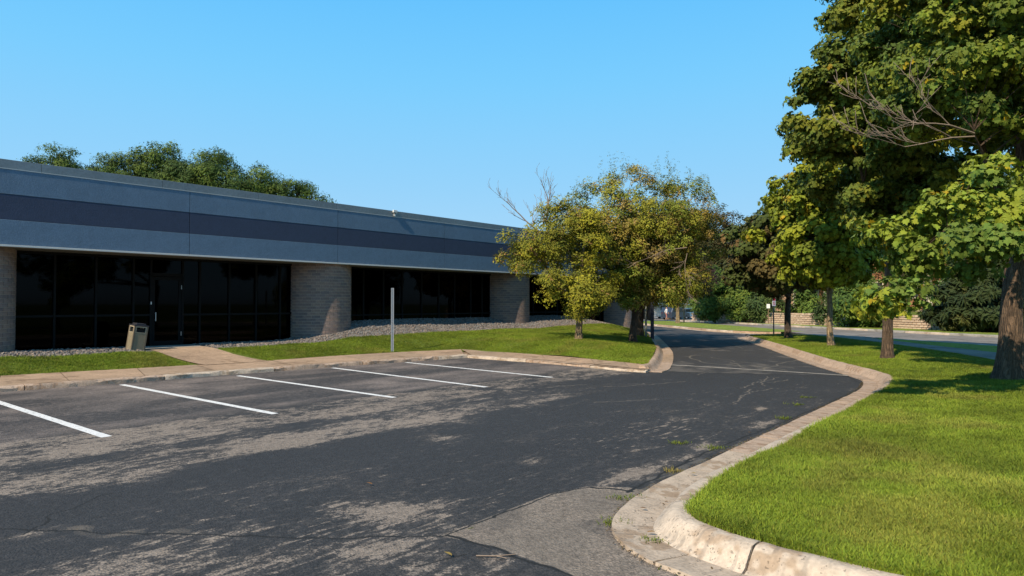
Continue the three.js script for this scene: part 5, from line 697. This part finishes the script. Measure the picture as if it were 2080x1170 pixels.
// person walking far down the drive
{
  const g = thing('person', 'person in white top and bare legs walking beside the distant dark vehicle', 'person', null, [20.9, fall(92) + 0.014, -92.5], 0.8);
  const J = [ // capsule: from, to, r0, r1, colour
    [[0, 0.95, 0], [0, 1.38, 0.02], 0.14, 0.16, 'w'], [[-0.12, 1.4, 0.01], [0.12, 1.4, 0.01], 0.08, 0.08, 'w'], [[0, 1.42, 0.02], [0, 1.54, 0.03], 0.06, 0.055, 's'], [[0, 1.60, 0.04], [0, 1.66, 0.03], 0.092, 0.098, 's'], [[0, 1.60, 0.13], [0, 1.58, 0.14], 0.02, 0.02, 's'], [[0, 1.69, 0.0], [0, 1.62, -0.03], 0.1, 0.09, 'h'],
    [[-0.2, 1.38, 0], [-0.25, 1.12, -0.08], 0.06, 0.05, 'w'], [[-0.25, 1.12, -0.08], [-0.24, 0.9, 0.02], 0.045, 0.036, 's'], [[0.2, 1.38, 0], [0.25, 1.12, 0.06], 0.06, 0.05, 'w'], [[0.25, 1.12, 0.06], [0.24, 0.95, 0.2], 0.045, 0.036, 's'],
    [[-0.09, 0.92, 0], [-0.1, 0.5, 0.12], 0.105, 0.07, 'p'], [[-0.1, 0.5, 0.12], [-0.1, 0.1, 0.16], 0.06, 0.04, 's'], [[0.09, 0.92, 0], [0.1, 0.5, -0.02], 0.105, 0.07, 'p'], [[0.1, 0.5, -0.02], [0.1, 0.1, -0.2], 0.06, 0.04, 's'], [[-0.1, 0.04, 0.14], [-0.1, 0.035, 0.3], 0.04, 0.035, 'b'], [[0.1, 0.06, -0.22], [0.1, 0.035, -0.08], 0.04, 0.035, 'b']];
  for (const s of [-1, 1]) for (let k = 0; k < 5; k++) { const hx = s * 0.24, hy = s < 0 ? 0.9 : 0.95, hz = s < 0 ? 0.02 : 0.2; J.push([[hx, hy - 0.01, hz + (k - 2) * 0.012], [hx + (k === 4 ? -s * 0.02 : 0), hy - 0.09 - (k === 4 ? -0.03 : 0.015 * (2 - Math.abs(k - 1.5))), hz + (k - 2) * 0.018 + 0.02], 0.014, 0.011, 's']); }
  const C = { w: [0.75, 0.73, 0.72], s: [0.42, 0.24, 0.17], p: [0.40, 0.16, 0.15], h: [0.05, 0.03, 0.02], b: [0.03, 0.03, 0.035] };
  const N = 96, mc = new MarchingCubes(N, new THREE.MeshStandardMaterial(), false, false, 200000); mc.isolation = 0; mc.reset();
  const A = J.map(([a, b, r0, r1, c]) => [new THREE.Vector3(...a), new THREE.Vector3(...b), r0, r1, c]), ab = new THREE.Vector3(), ap = new THREE.Vector3(), cap = (p, q) => { ab.subVectors(q[1], q[0]); ap.subVectors(p, q[0]); const t = clamp(ap.dot(ab) / ab.lengthSq()); return ap.addScaledVector(ab, -t).length() - lerp(q[2], q[3], t); };
  const p = new THREE.Vector3(); for (let z = 0; z < N; z++) for (let y = 0; y < N; y++) for (let x = 0; x < N; x++) { p.set((x / (N / 2) - 1) * 0.92, (y / (N / 2) - 1) * 0.92 + 0.9, (z / (N / 2) - 1) * 0.92); let d = 1; for (const q of A) { const e = cap(p, q), k = 0.035, h = clamp(0.5 + 0.5 * (d - e) / k); d = lerp(d, e, h) - k * h * (1 - h); } mc.field[x + y * N + z * N * N] = -d; }
  mc.update(); const n = mc.count, pos = mc.positionArray.slice(0, n * 3), col = new Float32Array(n * 3); for (let i = 0; i < n; i++) { p.set(pos[i * 3] * 0.92, pos[i * 3 + 1] * 0.92 + 0.9, pos[i * 3 + 2] * 0.92); pos.set([p.x, p.y, p.z], i * 3); let bd = 9, bc = 'w'; for (const q of A) { const e = cap(p, q); if (e < bd) { bd = e; bc = q[4]; } } col.set(C[bc], i * 3); }
  const ge = new THREE.BufferGeometry(); ge.setAttribute('position', new THREE.BufferAttribute(pos, 3)); ge.setAttribute('color', new THREE.BufferAttribute(col, 3)); mesh('body', toCreasedNormals(ge, 2.5), new THREE.MeshStandardMaterial({ vertexColors: true, roughness: 0.85 }), g);
}

const renderer = new THREE.WebGLRenderer({ antialias: true });
renderer.setSize(1024, 576); renderer.toneMapping = THREE.LinearToneMapping; renderer.toneMappingExposure = EXPOSURE; renderer.shadowMap.enabled = true; renderer.shadowMap.type = THREE.PCFSoftShadowMap;
renderer.render(scene, camera);
